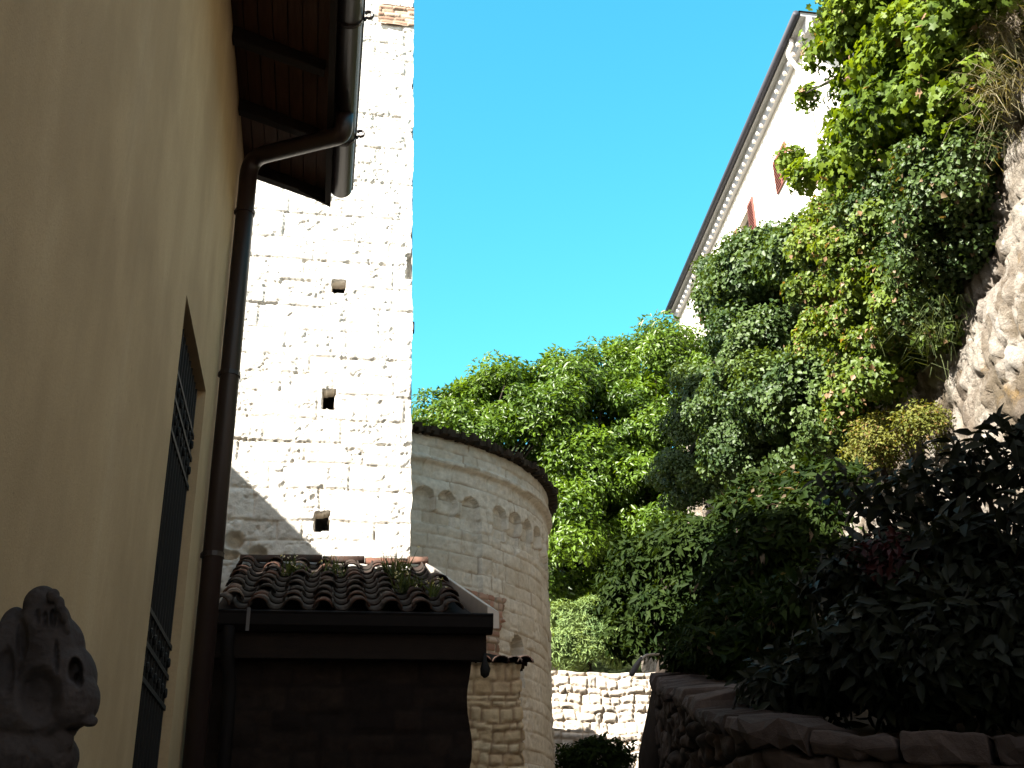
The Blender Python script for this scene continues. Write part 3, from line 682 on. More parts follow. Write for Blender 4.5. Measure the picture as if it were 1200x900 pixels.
m_.build('gutter_strap', M['dull_zinc'], sg)
fb = MB(); fb.box(HX+.0, XR+.12, SY-.018, SY+.02, SGZ-.345, SGZ-.03); fb.box(HX, XR+.12, SY+.021, SY+.11, SGZ-.34, SGZ-.30); fb.build('fascia', M['dark_wood'], shed)
hk = MB(); px_ = at(568, 778, SY-.05); hk.tube([(px_[0], px_[1], SGZ-.3), (px_[0], px_[1], SGZ-.36), (px_[0]+.005, px_[1], SGZ-.42), (px_[0], px_[1], SGZ-.47), (px_[0], px_[1], SGZ-.49)], [.012,.02,.042,.034,.01], 10)
hk.build('iron_drop', M['iron'], shed, True)
dp2 = MB(); dp2.tube(smooth_path([(HX+.16, SY-.09, SGZ-.12), (HX+.16, SY-.09, SGZ-.3), (HX+.2, SY+.0, SGZ-.55), (HX+.2, SY+.0, 1.2)]), .05, 12)
dp2.build('downpipe', M['dark_metal'], shed, True)

# ------------------------------------------------------------------ leaf and plant builders
def leafmesh(name, P, Nn, size, aspect, mat, parent, rng, droop=.35, jit=.6, fold=.22, tone=None, hi=False, lobed=False):
    n = len(P); Nn = Nn / (np.linalg.norm(Nn, axis=1, keepdims=True)+1e-9)
    nn = Nn + rng.normal(0, jit, (n,3)) + np.array([0,0,.35]); nn /= np.linalg.norm(nn, axis=1, keepdims=True)+1e-9
    d = Nn*.8 + rng.normal(0, .8, (n,3)) + np.array([0,0,-droop]); d -= nn*(d*nn).sum(1, keepdims=True); d /= np.linalg.norm(d, axis=1, keepdims=True)+1e-9
    w = np.cross(nn, d); sz = size*rng.uniform(.6, 1.25, n)[:,None]; hw = sz*aspect*.5
    tn = rng.random(n)*.84 if tone is None else tone
    if lobed:                                                       # five-pointed leaf as a fan
        ang = np.array([-2.5,-1.75,-1.25,-.75,-.42,0,.42,.75,1.25,1.75,2.5]); rad = np.array([.5,.66,.55,.85,.66,1,.66,.85,.55,.66,.5])
        pts = [P]
        for a, r_ in zip(ang, rad):
            pts.append(P + d*sz*.55*r_*math.cos(a) + w*sz*.6*r_*math.sin(a) - nn*sz*.12*r_*abs(math.sin(a)))
        V = np.stack(pts, 1).reshape(-1,3); base = (np.arange(n)*12)[:,None]
        Fc = np.concatenate([base + np.array([[0,k,k+1]]) for k in range(1, 11)], 1).reshape(-1,3); ft = np.repeat(tn, 10)
    elif hi:
        tip = P + d*sz - nn*sz*.12; m1 = P + d*sz*.35; m2 = P + d*sz*.7 - nn*sz*.03
        V = np.stack([P, m1 + w*hw + nn*hw*fold*2, m2 + w*hw*.75 + nn*hw*fold*1.4, tip, m2 - w*hw*.75 + nn*hw*fold*1.4, m1 - w*hw + nn*hw*fold*2, m1, m2], 1).reshape(-1,3)
        base = (np.arange(n)*8)[:,None]
        Fc = np.concatenate([base + np.array([q]) for q in ([0,6,1],[6,7,2],[6,2,1],[7,3,2],[0,5,6],[6,5,4],[6,4,7],[7,4,3])], 1).reshape(-1,3); ft = np.repeat(tn, 8)
    else:
        tip = P + d*sz - nn*sz*.1; md = P + d*sz*.45
        V = np.stack([P, md + w*hw + nn*hw*fold*2, tip, md - w*hw + nn*hw*fold*2], 1).reshape(-1,3)
        base = (np.arange(n)*4)[:,None]
        Fc = np.concatenate([base + np.array([[0,2,1]]), base + np.array([[0,3,2]])], 1).reshape(-1,3); ft = np.repeat(tn, 2)
    return meshobj(name, V, Fc, mat, parent, False, fattr={'tone': ft})
def sph(rng, n):
    v = rng.normal(0, 1, (n,3)); return v/np.linalg.norm(v, axis=1, keepdims=True)
def blobs(lst, dz=1.0):
    """pixel ellipses at a depth -> (centre, radii)"""
    out = []
    for (x, y, Y, rx, ry, rd_) in lst:
        c = at(x, y, Y) if Y is not None else oncliff(x, y, rd_*.6)
        k = ppm(c); out.append((c, np.array([rx*k, rd_, ry*k])))
    return out
def crown(bl, rng, nclump, cr, nleaf, front=True, shell=(.72, 1.0)):
    """leaf points: small clumps spread over ellipsoids"""
    P = []; Q = []; C = []; T = []
    vol = np.array([r[0]*r[2] for _, r in bl]); vol = vol/vol.sum()
    for (c, r), wv in zip(bl, vol):
        k = max(3, int(nclump*wv)); u = sph(rng, k*3); 
        if front: u = u[np.argsort(u[:,1] + .5*u[:,0] - .35*u[:,2] + rng.normal(0,.45,len(u)))][:k]
        else: u = u[:k]
        cc = c + u*r*rng.uniform(shell[0], shell[1], (len(u),1))
        for q, uu in zip(cc, u):
            rad = cr*rng.uniform(.55, 1.35); n_ = int(nleaf*rng.uniform(.6,1.3)*(rad/cr)**1.5)
            v = sph(rng, n_); rr = rad*np.sqrt(rng.uniform(.12, 1, (n_,1)))
            pp = q + v*rr*np.array([1.15,1.15,.8]); P.append(pp); Q.append(v*.7 + uu*.7); C.append(q)
            T.append(np.clip(rng.normal(.42,.2) + rng.normal(0,.15,n_), 0, .84))
    return np.concatenate(P), np.concatenate(Q), np.array(C), np.concatenate(T)
def limbs(root, C, rng, k, r0, name='trunk', parent=None, mat=None, top=.55, lo=.2):
    """tapered trunk with limbs to a sample of clump centres"""
    m_ = MB(); root = np.array(root, float); cen = C.mean(0)
    fork = root + (cen - root)*top; mid = root + (fork-root)*.5 + rng.normal(0, .06, 3)
    m_.tube([root - (0,0,.15), mid, fork], [r0, r0*.8, r0*.6], 9)
    for i in rng.permutation(len(C))[:k]:
        st = mid + (fork-mid)*rng.uniform(lo, 1); e = C[i]; a = st + (e-st)*.5 + np.array([0,0,.12*np.linalg.norm(e-st)]) + rng.normal(0,.08,3)
        m_.tube([st, a, e], [r0*.38, r0*.22, r0*.06], 5)
    return m_.build(name, mat or M['bark'], parent, True)
def plant(name, label, cat, bl, mat, seed, nclump, cr, nleaf, size, aspect, root=None, r0=.1, nl=20, group=None, droop=.35, jit=.6, hi=False, lobed=False, front=True, dry=0, shell=(.72,1.0), part=None, top=.55, lo=.2):
    rng = np.random.default_rng(seed); P, Q, C, T = crown(bl, rng, nclump, cr, nleaf, front, shell)
    if dry: T = np.where(rng.random(len(T)) < dry, .97, T)
    if root is None: c = bl[0][0]; root = (c[0], c[1]+.1, c[2]-bl[0][1][2])
    t = thing(name, root, label, cat, group)
    leafmesh(part or ('crown' if 'tree' in name else 'foliage'), P, Q, size, aspect, mat, t, rng, droop, jit, tone=T, hi=hi, lobed=lobed)
    limbs(root, C, rng, nl, r0, 'trunk' if 'tree' in name else 'stem', t, None, top, lo)
    return t

# ------------------------------------------------------------------ white house on the cliff
wh = thing('white_house', (12, 22, 11), 'white rendered house with red-brown shutters and dark eaves, high on the cliff', 'house')
FX = lambda y: 8.478 + .089*y
HYa, HYb, HZb, HE = 18.3, 31.9, 10.5, 19.45
OVH = .27
ww = MB()
holes_w = [(24.1, 17.75), (20.85, 17.5), (28.2, 18.0), (24.2, 14.2), (28.2, 14.2), (20.9, 14.2)]      # the second stands closed
f0 = lambda y, off=0: FX(y) + OVH + off                             # facade plane, set back under the eave
ye = sorted({HYa, HYb} | {y-.45 for y, _ in holes_w} | {y+.45 for y, _ in holes_w}); ze = sorted({HZb, HE} | {z_-.42 for _, z_ in holes_w} | {z_+.42 for _, z_ in holes_w})
for a, b in zip(ye[:-1], ye[1:]):
    for c, d in zip(ze[:-1], ze[1:]):
        if any(abs((a+b)/2-y) < .4 and abs((c+d)/2-z_) < .38 for y, z_ in holes_w): continue
        ww.add([(f0(a),a,c),(f0(a),a,d),(f0(b),b,d),(f0(b),b,c)], [(0,1,2,3)])
for y, z_ in holes_w:
    a, b, c, d = y-.45, y+.45, z_-.42, z_+.42
    for q in (((a,c),(b,c)),((b,c),(b,d)),((b,d),(a,d)),((a,d),(a,c))):
        (ya, za1), (yb, zb1) = q; ww.add([(f0(ya),ya,za1),(f0(yb),yb,zb1),(f0(yb,.22),yb,zb1),(f0(ya,.22),ya,za1)], [(0,1,2,3)])
for y in (HYa, HYb): ww.add([(f0(y),y,HZb),(20,y,HZb),(20,y,HE),(f0(y),y,HE)], [(0,1,2,3)])
ww.add([(20,HYa,HZb),(20,HYb,HZb),(20,HYb,HE),(20,HYa,HE)], [(0,1,2,3)])
ww.build('wall', M['white_wall'], wh)
ev = MB(); a, b = HYa-.5, HYb+.15
ev.hexa([(FX(a),a,HE),(20,a,HE),(20,b,HE),(FX(b),b,HE),(FX(a),a,HE+.10),(20,a,HE+.10),(20,b,HE+.10),(FX(b),b,HE+.10)]); ev.build('eave_soffit', M['grey_trim'], wh)
rr_ = MB(); rr_.hexa([(FX(a)-.05,a-.05,HE+.103),(20,a-.05,HE+.103),(20,b+.05,HE+.103),(FX(b)-.05,b+.05,HE+.103),(15,a+4,HE+2.2),(16,a+4,HE+2.2),(16,b-4,HE+2.2),(15,b-4,HE+2.2)]); rr_.build('roof', M['tile'], wh)
gt = MB(); gt.tube([(FX(a)-.09,a,HE+.06),(FX(b)-.09,b,HE+.06)], .085, 10); gt.build('gutter', M['slate'], wh, True)
cb = MB(); cb.hexa([(f0(a)-.12,a,HE-.30),(f0(a)-.002,a,HE-.30),(f0(b)-.002,b,HE-.30),(f0(b)-.12,b,HE-.30),(f0(a)-.14,a,HE-.003),(f0(a)-.002,a,HE-.003),(f0(b)-.002,b,HE-.003),(f0(b)-.14,b,HE-.003)]); cb.build('cornice', M['grey_trim'], wh)
dn = MB(); y = HYa - .2
dn.box(f0(y)-.20, f0(y)-.10, y-.052, y+.052, HE-.31, HE-.20); d0 = dn.build('bracket', M['white_trim'], wh, bevel=.03)
for k in range(1, 41):
    c_ = d0.copy(); S.collection.objects.link(c_); c_.location = (d0.location.x + .089*.33*k, d0.location.y + .33*k, d0.location.z)
for i, (y, z_) in enumerate(holes_w):
    w_ = MB(); w_.hexa([(f0(y-.45,.15),y-.448,z_-.418),(f0(y-.45,.2),y-.448,z_-.418),(f0(y+.45,.2),y+.448,z_-.418),(f0(y+.45,.15),y+.448,z_-.418),(f0(y-.45,.15),y-.448,z_+.418),(f0(y-.45,.2),y-.448,z_+.418),(f0(y+.45,.2),y+.448,z_+.418),(f0(y+.45,.15),y+.448,z_+.418)])
    wn = w_.build('window', M['pane'], wh)
    for sgn in (-1, 1):
        sh = MB(); ya = y + sgn*(.77 if i != 1 else .235)
        sh.hexa([(f0(ya-.23,-.05),ya-.23,z_-.46),(f0(ya-.23,-.01),ya-.23,z_-.46),(f0(ya+.23,-.01),ya+.23,z_-.46),(f0(ya+.23,-.05),ya+.23,z_-.46),(f0(ya-.23,-.05),ya-.23,z_+.46),(f0(ya-.23,-.01),ya-.23,z_+.46),(f0(ya+.23,-.01),ya+.23,z_+.46),(f0(ya+.23,-.05),ya+.23,z_+.46)])
        for k in range(10):
            zz = z_ - .41 + k*.082
            sh.hexa([(f0(ya-.19,-.075),ya-.19,zz),(f0(ya-.19,-.051),ya-.19,zz+.02),(f0(ya+.19,-.051),ya+.19,zz+.02),(f0(ya+.19,-.075),ya+.19,zz),(f0(ya-.19,-.07),ya-.19,zz+.015),(f0(ya-.19,-.051),ya-.19,zz+.06),(f0(ya+.19,-.051),ya+.19,zz+.06),(f0(ya+.19,-.07),ya+.19,zz+.015)])
        sh.build('shutter', M['shutter'], wn)
dpw = MB(); yq = 18.55
dpw.tube(smooth_path([(FX(yq)+.02, yq, HE+.0), (FX(yq)+.02, yq, HE-.16), (f0(yq,-.42), yq, HE-.5), (f0(yq,-.08), yq, HE-1.1), (f0(yq,-.08), yq, 12)]), .055, 10); dpw.build('downpipe', M['white_trim'], wh, True)

# ------------------------------------------------------------------ low stone wall far up the path
lw = thing('low_stone_wall', (6, 20, 3.3), 'sunlit pale dry stone retaining wall at the end of the path, below the feathery shrub', 'stone wall')
s, z = grid(3.6, 9.5, 2.6, 5.2, .024)
hh, tn, jt = ashlar(s, z, 91, (.10,.21), (.14,.46), .012, .04, .04, 2.8)
top = .12*fbm((s, s*0), 92, .6, 3) + .05*np.clip(s-5.8, 0, 9)
relief('wall', lambda s, z, h: (s, 20 - h + .05*(z-3), 2.6 + (z-2.6)*(1+top/2.6)), s, z, hh, tn, jt, M['lowwall'], lw)
lc = MB(); lc.box(2.6, 10.5, 20.17, 20.40, 2.5, 5.15); lc.build('coping', M['lowwall'], lw)

# ------------------------------------------------------------------ right alley wall
aw = thing('alley_stone_wall', (2.1, 5, .5), 'shaded rubble stone wall with flat coping stones along the right of the alley', 'stone wall')
s, z = grid(0, seg[-1], 0, 1, .022); z = np.linspace(0, 1, 110)[None,:].repeat(s.shape[0], 0); s = s[:, :1].repeat(110, 1)
x_, y_, zt_, nx_, ny_ = wl(s); zb0 = gz(y_) - .2; zz = zb0 + (zt_ - .1 - zb0)*z
hh, tn, jt = ashlar(s, zz, 101, (.10,.26), (.14,.42), .012, .055, .05, 3.2)
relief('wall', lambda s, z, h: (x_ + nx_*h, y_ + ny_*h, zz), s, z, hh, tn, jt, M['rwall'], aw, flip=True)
e_ = seg[-1]; x_, y_, zt_, nx_, ny_ = wl(np.array(e_-.01))             # end face
sE, zE = grid(0, .42, 1.2, float(zt_)-.1, .025); hE, tE, jE = rubble(sE, zE, 103, .26, .18, .4, .05, .03)
tdir = np.array([float(-ny_), float(nx_)]); tdir = -tdir if tdir[1] < 0 else tdir
relief('wall_end', lambda s, z, h: (float(x_) - float(nx_)*s + tdir[0]*h, float(y_) - float(ny_)*s + tdir[1]*h, z), sE, zE, hE, tE, jE, M['rwall'], aw)
rng = np.random.default_rng(17); q = 0.05; k = 0
while q < seg[-1] - .1:
    L = rng.uniform(.2, .42); q2 = min(q + L, seg[-1]); n_ = 6
    V = []
    hgt = rng.uniform(.08, .13); ov = rng.uniform(.0, .05); rr2 = rng.uniform(-.03, .03)
    for i in range(n_+1):
        t_ = q + .012 + (q2-q-.02)*i/n_; x, y, zt, nx, ny = [float(v) for v in wl(np.array(t_))]
        for (o_, z_) in ((ov, -.1), (ov+.015, hgt*.5-.1), (ov-.01, hgt-.1), (-.2, hgt-.085+rr2*.3), (-.42, hgt-.1), (-.43, -.1)):
            j_ = rng.normal(0, .009, 3); V.append((x + nx*o_ + j_[0], y + ny*o_ + j_[1], zt + z_ + j_[2]))
    m_ = MB(); fs = []
    for i in range(n_):
        for j in range(6):
            j2 = (j+1) % 6; fs.append((i*6+j, i*6+j2, (i+1)*6+j2, (i+1)*6+j))
    fs += [tuple(range(6))[::-1], tuple(n_*6+j for j in range(6))]
    st = meshobj('coping_stone', V, fs, M['rwall'], aw, False, {'tone': np.full(len(V), rng.random()), 'joint': np.zeros(len(V))})
    bv = st.modifiers.new('bevel', 'BEVEL'); bv.width = .012; bv.segments = 2; bv.limit_method = 'ANGLE'
    q = q2

# ------------------------------------------------------------------ trees and shrubs
TG = 'laurel trees behind the apse'
plant('laurel_tree', 'broad bright green laurel tree directly above the apse roof', 'tree',
      blobs([(528,508,23.0,48,46,1.6),(592,500,23,62,60,2.0),(560,550,22.6,60,60,1.5),(640,520,22.6,60,60,1.8)]), M['laurel'], 1, 96, .42, 430, .145, .42, (2.6,23.2,4.9), .17, 40, TG)
plant('laurel_tree', 'tall bright green laurel tree rising right of the apse', 'tree',
      blobs([(665,500,23.0,62,85,2.0),(700,480,23.4,60,75,1.8),(690,580,22.2,60,70,1.6),(660,635,21.6,42,60,1.3),(700,640,22.6,50,60,1.2),(690,715,23,60,35,1),(668,695,22.6,48,32,1)]), M['laurel'], 2, 108, .42, 430, .145, .42, (5.0,23.0,4.9), .18, 40, TG)
plant('laurel_tree', 'tallest laurel tree, beside the ivy under the white house', 'tree',
      blobs([(765,460,23.0,62,72,2.0),(815,465,22.6,55,60,1.8),(740,520,22.4,60,60,1.7),(800,540,22,70,70,1.8),(770,600,21.4,60,60,1.4)]), M['laurel'], 3, 115, .42, 430, .145, .40, (7.4,22.8,4.9), .18, 40, TG)
plant('feathery_shrub', 'pale feathery green shrub hanging over the sunlit low wall', 'shrub',
      blobs([(660,750,21.0,40,36,.7),(705,742,21.0,46,36,.7),(738,748,20.9,32,34,.6),(690,762,20.6,50,22,.35)]), M['conifer'], 4, 130, .2, 240, .13, .2, (5.0,20.9,5.0), .05, 20, None, .1, .5)
# ivy and creepers on the cliff
plant('ivy_shrub', 'rounded dark ivy bush in front of the white house wall', 'ivy',
      blobs([(868,338,None,34,30,.8),(895,334,None,46,30,.9),(866,352,None,32,40,.7),(884,390,None,34,32,.7),(940,310,None,32,30,.8),(832,325,None,10,18,.3)]), M['ivy'], 5, 150, .25, 600, .062, .85, None, .09, 40, None, .5, .5, shell=(.5,1.2))
plant('ivy_curtain', 'grey-green ivy curtain hanging below the ivy bush, left of the brighter creeper', 'ivy',
      blobs([(890,440,None,55,50,.9),(870,500,None,48,60,.8),(925,490,None,48,60,.8),(880,545,None,40,35,.6),(826,485,None,32,42,.7),(815,560,None,34,55,.8),(864,442,None,22,32,.5)]), M['ivy'], 6, 230, .23, 520, .058, .85, None, .08, 40, None, .6, .5, shell=(.4,1.3))
plant('bright_creeper', 'sunlit yellow-green creeper tumbling down the middle of the cliff', 'creeper',
      blobs([(985,320,None,52,62,.5),(1030,300,None,55,62,.55),(1020,380,None,50,55,.5),(975,400,None,38,55,.4),(1040,440,None,42,45,.4),(1005,455,None,42,35,.4),(1075,360,None,38,60,.3),(978,265,None,32,34,.45)]), M['ivy_bright'], 7, 270, .155, 380, .05, .85, None, .06, 60, None, .6, .5, dry=.05, shell=(.4,1.35))
plant('dark_creeper', 'dark leafy creeper in the shade beside the bare rock face', 'creeper',
      blobs([(1090,290,None,50,60,.35),(1110,230,None,48,50,.4),(1122,190,None,28,40,.3),(1060,250,None,50,40,.35),(1118,265,None,26,36,.22),(1098,330,None,30,30,.28),(1085,375,None,26,30,.25),(1128,300,None,14,22,.15),(1142,170,None,10,22,.15)]), M['ivy'], 8, 180, .15, 300, .045, .85, None, .05, 40, None, .6, .6, dry=.04, shell=(.4,1.35))
plant('maple_tree', 'large-leaved maple tree leaning out from the top of the cliff', 'tree',
      blobs([(998,40,None,36,46,.6),(1045,35,None,60,60,.8),(1088,60,None,44,60,.7),(1038,125,None,42,48,.6),(1062,140,None,50,55,.7),(1105,130,None,36,52,.5),(1030,195,None,60,45,.6),(1008,185,None,26,28,.45),(948,112,None,9,5,.15),(948,207,None,16,6,.2),(926,192,None,8,5,.15),(1060,-40,None,60,45,.8),(1010,-45,None,50,45,.9)]), M['maple'], 9, 270, .19, 165, .088, 1, (5.3,8.6,8.3), .10, 60, None, .5, .55, lobed=True, dry=.015, shell=(.4,1.25))
plant('yellow_shrub', 'small yellowing shrub at the foot of the cliff beside the bright rock', 'shrub',
      blobs([(1040,520,None,42,28,.35),(1075,510,None,30,26,.3),(1015,545,None,30,22,.3)]), M['yellow'], 10, 50, .12, 170, .035, .5, None, .03, 20, None, .1, .6, dry=.1)
# shaded shrubs on the terrace
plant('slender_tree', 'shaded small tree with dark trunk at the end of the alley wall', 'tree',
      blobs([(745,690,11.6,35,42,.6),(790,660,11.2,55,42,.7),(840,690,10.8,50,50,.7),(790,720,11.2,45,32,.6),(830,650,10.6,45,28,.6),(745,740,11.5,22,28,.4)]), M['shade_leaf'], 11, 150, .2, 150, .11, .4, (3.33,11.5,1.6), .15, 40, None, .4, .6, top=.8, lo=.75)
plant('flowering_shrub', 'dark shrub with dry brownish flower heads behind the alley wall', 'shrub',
      blobs([(880,680,8.2,60,52,.6),(930,640,7.8,60,52,.6),(880,760,7.8,62,62,.6),(950,730,7.2,65,70,.6),(905,605,8.6,60,38,.5),(965,590,8.0,50,40,.5),(830,770,8.6,30,40,.4)]), M['shade_leaf'], 12, 190, .16, 130, .10, .38, (3.3,8.0,2.9), .05, 60, None, .4, .6, dry=.03)  # upper blobs are added dark leaves standing in for hillside shadow
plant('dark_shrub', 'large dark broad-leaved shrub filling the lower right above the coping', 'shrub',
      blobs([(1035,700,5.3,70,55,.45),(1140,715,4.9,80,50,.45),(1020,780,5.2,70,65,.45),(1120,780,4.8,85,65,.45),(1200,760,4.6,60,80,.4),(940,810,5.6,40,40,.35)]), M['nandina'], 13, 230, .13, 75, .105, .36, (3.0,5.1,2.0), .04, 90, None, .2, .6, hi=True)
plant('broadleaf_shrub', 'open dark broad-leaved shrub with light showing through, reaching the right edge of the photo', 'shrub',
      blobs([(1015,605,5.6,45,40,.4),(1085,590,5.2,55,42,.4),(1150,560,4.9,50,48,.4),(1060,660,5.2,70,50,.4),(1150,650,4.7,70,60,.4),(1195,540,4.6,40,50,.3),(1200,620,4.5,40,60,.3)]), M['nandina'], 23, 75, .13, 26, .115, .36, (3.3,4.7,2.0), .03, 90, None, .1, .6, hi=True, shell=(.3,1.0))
plant('red_shrub', 'dark red leaved shrub in the shade among the dark shrubs', 'shrub',
      blobs([(1040,670,5.0,22,30,.2)]), M['red_leaf'], 24, 14, .1, 60, .06, .45, (3.0,5.0,2.2), .02, 10, None, .1, .6)
plant('hedge_plant', 'dark low plant at the foot of the low wall', 'shrub',
      blobs([(700,893,18.5,45,20,.6)]), M['shade_leaf'], 15, 30, .2, 120, .12, .4, (4.6,18.6,3.1), .03, 12)
plant('sunlit_bush', 'yellow-green sunlit bush glimpsed behind the slender tree', 'shrub',
      blobs([(795,745,19,24,20,.5)]), M['yellow'], 16, 30, .18, 110, .11, .5, (6.4,19.3,4.6), .03, 12)

# dry grass on the cliff edge: each tuft a plant
def tuft(px, py, label, n=220, L=.55, seed=1, off=.05, mat='grass', group=None):
    rng = np.random.default_rng(seed); c = oncliff(px, py, off); V = []; Fq = []; T = []
    for i in range(n):
        b = c + rng.normal(0, 1, 3)*np.array([.08,.13,.14]); d = np.array([-.7,-.3,.35]) + rng.normal(0,.45,3); d /= np.linalg.norm(d)
        l = L*rng.uniform(.4,1.1); w = np.cross(d, (rng.normal(),rng.normal(),1)); w = w/np.linalg.norm(w)*.0022
        k = len(V); q = b + d*l*.5 + (0,0,.03); e = b + d*l + np.array([0,0,-.42*l])
        V += [b-w, b+w, q-w*.8, q+w*.8, e]; Fq += [(k,k+1,k+3,k+2), (k+2,k+3,k+4)]; t_ = rng.random()*.84; T += [t_, t_]
    o = meshobj('grass_tuft', V, Fq, M[mat], None, fattr={'tone': T}); tag(o, label, 'grass tuft', group); return o
GG = 'dry grass tufts on the cliff face'
tuft(1150, 40, 'dry straw grass tuft near the top edge of the photo on the rock', 300, .30, 1, .1, group=GG)
tuft(1172, 105, 'dry straw grass tuft hanging beside the maple leaves', 420, .38, 2, .1, group=GG)
tuft(1165, 160, 'thin pale grass tuft on the rock beside the dark creeper', 240, .32, 3, .05, group=GG)
tuft(1095, 385, 'olive tuft of stalks at the right end of the bright creeper', 260, .3, 4, .2, 'weed', GG)
tuft(1185, 30, 'dry straw grass tuft at the upper right corner', 420, .36, 5, .05, group=GG)

# weeds on the shed roof
def weed(px, py, label, seed, n=60, h=.22):
    f_ = (py - 668)/(724 - 668); f_ = min(max(f_, .05), .95)
    Y = TY0 - .1 - f_*(TY0 - .1 - SY); rng = np.random.default_rng(seed); c = at(px, py, Y); c[2] = STZ + (SGZ-STZ)*f_ + .05
    t = thing('roof_weed', c, label, 'weed', 'weeds growing on the shed roof'); V = []; Fq = []; T = []; tips = []
    for i in range(n):
        b = c + rng.normal(0, 1, 3)*np.array([.05,.05,.0]); d = np.array([0,-.1,1]) + rng.normal(0,.35,3); d /= np.linalg.norm(d); l = h*rng.uniform(.4,1.1)
        w = np.array([rng.uniform(-1,1), rng.uniform(-1,1), 0])*.006; k = len(V); q = b + d*l*.55; e = b + d*l + rng.normal(0,.02,3)
        V += [b-w, b+w, q-w*1.4, q+w*1.4, e]; Fq += [(k,k+1,k+3,k+2), (k+2,k+3,k+4)]; t_ = rng.random()*.84; T += [t_, t_]; tips.append(e)
    meshobj('blades', V, Fq, M['weed'], t, fattr={'tone': T})
    tp = np.array(tips)[:7]
    for q in tp: leafmesh('flower', q + rng.normal(0,.006,(5,3)), np.tile([0,-.6,.8], (5,1)), .02, .9, M['petal'], t, rng)
weed(343, 690, 'flowering weed on the shed roof left of the roof middle', 1)
weed(388, 690, 'plain green weed high on the shed roof, just left of centre', 2, 40)
weed(462, 690, 'large flowering weed on the right half of the shed roof', 3, 90, .26)
weed(478, 708, 'green weed near the shed gutter on the right half', 4, 80, .22)
weed(512, 712, 'small weed at the right end of the shed gutter', 5, 40, .2)

# small lamp on a bent arm behind the wall end
lm = thing('wall_lamp', at(800, 764, 10.2), 'small grey lamp on a bent metal arm above the end of the alley wall', 'lamp')
la = MB(); P_ = [at(812, 800, 10.2), at(806, 764, 10.2), at(775, 766, 10.1), at(756, 768, 10.0), at(749, 776, 10.0)]
la.tube(smooth_path(P_), .014, 8); la.build('arm', M['zinc'], lm, True)
lh = MB(); a = at(752, 770, 10.0); b = at(739, 792, 10.0); dd = b - a
lh.tube([a, a+dd*.2, a+dd*.5, a+dd*.9, b], [.012,.02,.028,.026,.014], 12); lh.build('lamp_head', M['dull_zinc'], lm, True)

# hanging dark lantern-like iron hook on the alley wall coping
ih = at(861, 832, 5.6); m_ = MB()
m_.tube(smooth_path([ih + np.array([.06,.05,.12]), ih + np.array([.0,0,.03]), ih + np.array([-.03,0,-.06]), ih + np.array([-.0,0,-.14])]), .008, 6)
m_.tube([ih + np.array([0,0,-.13]), ih + np.array([0,0,-.15]), ih + np.array([0,0,-.22]), ih + np.array([0,0,-.26])], [.01,.03,.045,.02], 8)
o = m_.build('hanging_hook', M['iron']); tag(o, 'black iron hook hanging over the coping of the alley wall', 'hook')

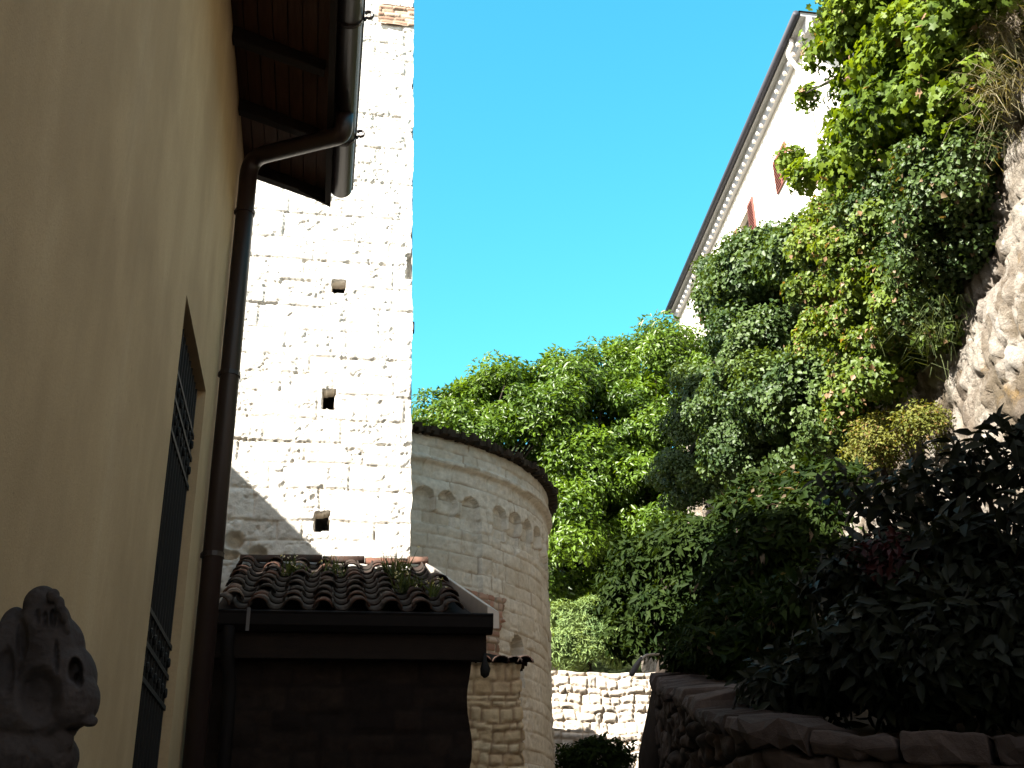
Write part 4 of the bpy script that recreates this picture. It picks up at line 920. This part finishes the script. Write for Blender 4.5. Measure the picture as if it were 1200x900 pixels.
# ------------------------------------------------------------------ carved animal head on the left wall
sk = thing('animal_head', (HX, 3.0, 1.9), 'weathered grey animal-skull carving fixed to the ochre wall, lower left', 'carving')
bm = bmesh.new()
SKY = 2.98
def ell(px, py, rx, ry, dep=0.0, rd=None, tilt=0):
    c = at(px, py, SKY + dep); k = ppm(c); r_ = (rx*k, (rd if rd else min(rx, ry))*k, ry*k)
    mtx = Matrix.Translation(Vector(c)) @ Matrix.Rotation(R(tilt), 4, 'Y') @ Matrix.Diagonal((*r_, 1))
    bmesh.ops.create_icosphere(bm, subdivisions=3, radius=1, matrix=mtx)
for e in ((48,708,20,22,0,18,8), (52,735,30,34,0,26,5), (58,765,40,46,.02,36,0), (66,800,46,50,.02,42,0), (82,822,34,36,0,34,0), (40,835,60,44,.03,48,0), (30,745,26,34,.03,26,15),
          (12,770,30,50,.02,30,0), (-2,810,34,54,.02,34,0), (106,846,9,7,-.02,7,-20), (62,698,8,9,-.05,7,0), (70,708,6,10,-.06,6,-10), (75,720,5,11,-.05,6,-15), (79,733,4,9,-.04,5,-15), (14,728,12,18,.03,14,20), (20,890,70,44,.05,54,0), (70,868,16,18,0,14,0)): ell(*e)
me = bpy.data.meshes.new('skull'); bm.to_mesh(me); bm.free()
tmp = bpy.data.objects.new('tmp', me); S.collection.objects.link(tmp)
rm = tmp.modifiers.new('r', 'REMESH'); rm.mode = 'VOXEL'; rm.voxel_size = .004
sm_ = tmp.modifiers.new('s', 'SMOOTH'); sm_.iterations = 6; sm_.factor = .6
dg = bpy.context.evaluated_depsgraph_get(); me2 = bpy.data.meshes.new_from_object(tmp.evaluated_get(dg)); bpy.data.objects.remove(tmp)
V = np.zeros(len(me2.vertices)*3, np.float32); me2.vertices.foreach_get('co', V); V = V.reshape(-1,3).astype(float)
toC = (EYE - np.array(at(60, 790, SKY))); toC /= np.linalg.norm(toC)
for (px, py, rx, ry, dp_) in ((88,786,9,15,.06), (92,797,6,9,.04), (46,815,26,34,.035), (26,748,7,24,.025), (8,785,9,30,.02), (62,724,4,11,.03), (53,726,3,10,.025), (44,722,3,9,.02), (98,856,18,6,.06), (66,770,3,20,.02)):
    d = V - EYE; zc_ = d @ _fw; X = 600 + F*(d@_rt)/zc_; Yp = 450 - F*(d@_up)/zc_
    q = np.hypot((X-px)/rx, (Yp-py)/ry); V -= toC*(dp_*(1-sstep(.55, 1.15, q)))[:,None]
V += (fbm((V[:,1]*1.0+V[:,0], V[:,2]), 3, .06, 5)*.022 - .012*np.abs(fbm((V[:,1]+V[:,0]*1.7, V[:,2]*1.3), 9, .05, 3)))[:,None]*toC
me2.vertices.foreach_set('co', V.astype(np.float32).ravel()); me2.update(); me2.materials.clear(); me2.materials.append(M['bone'])
me2.polygons.foreach_set('use_smooth', np.ones(len(me2.polygons), bool))
link(bpy.data.objects.new('skull', me2), sk)
m_ = MB(); p = at(45, 830, SKY+.03); m_.tube([(HX-.02, p[1]+.02, p[2]-.02), (p[0], p[1], p[2])], .03, 8); m_.build('mounting_bracket', M['iron'], sk)
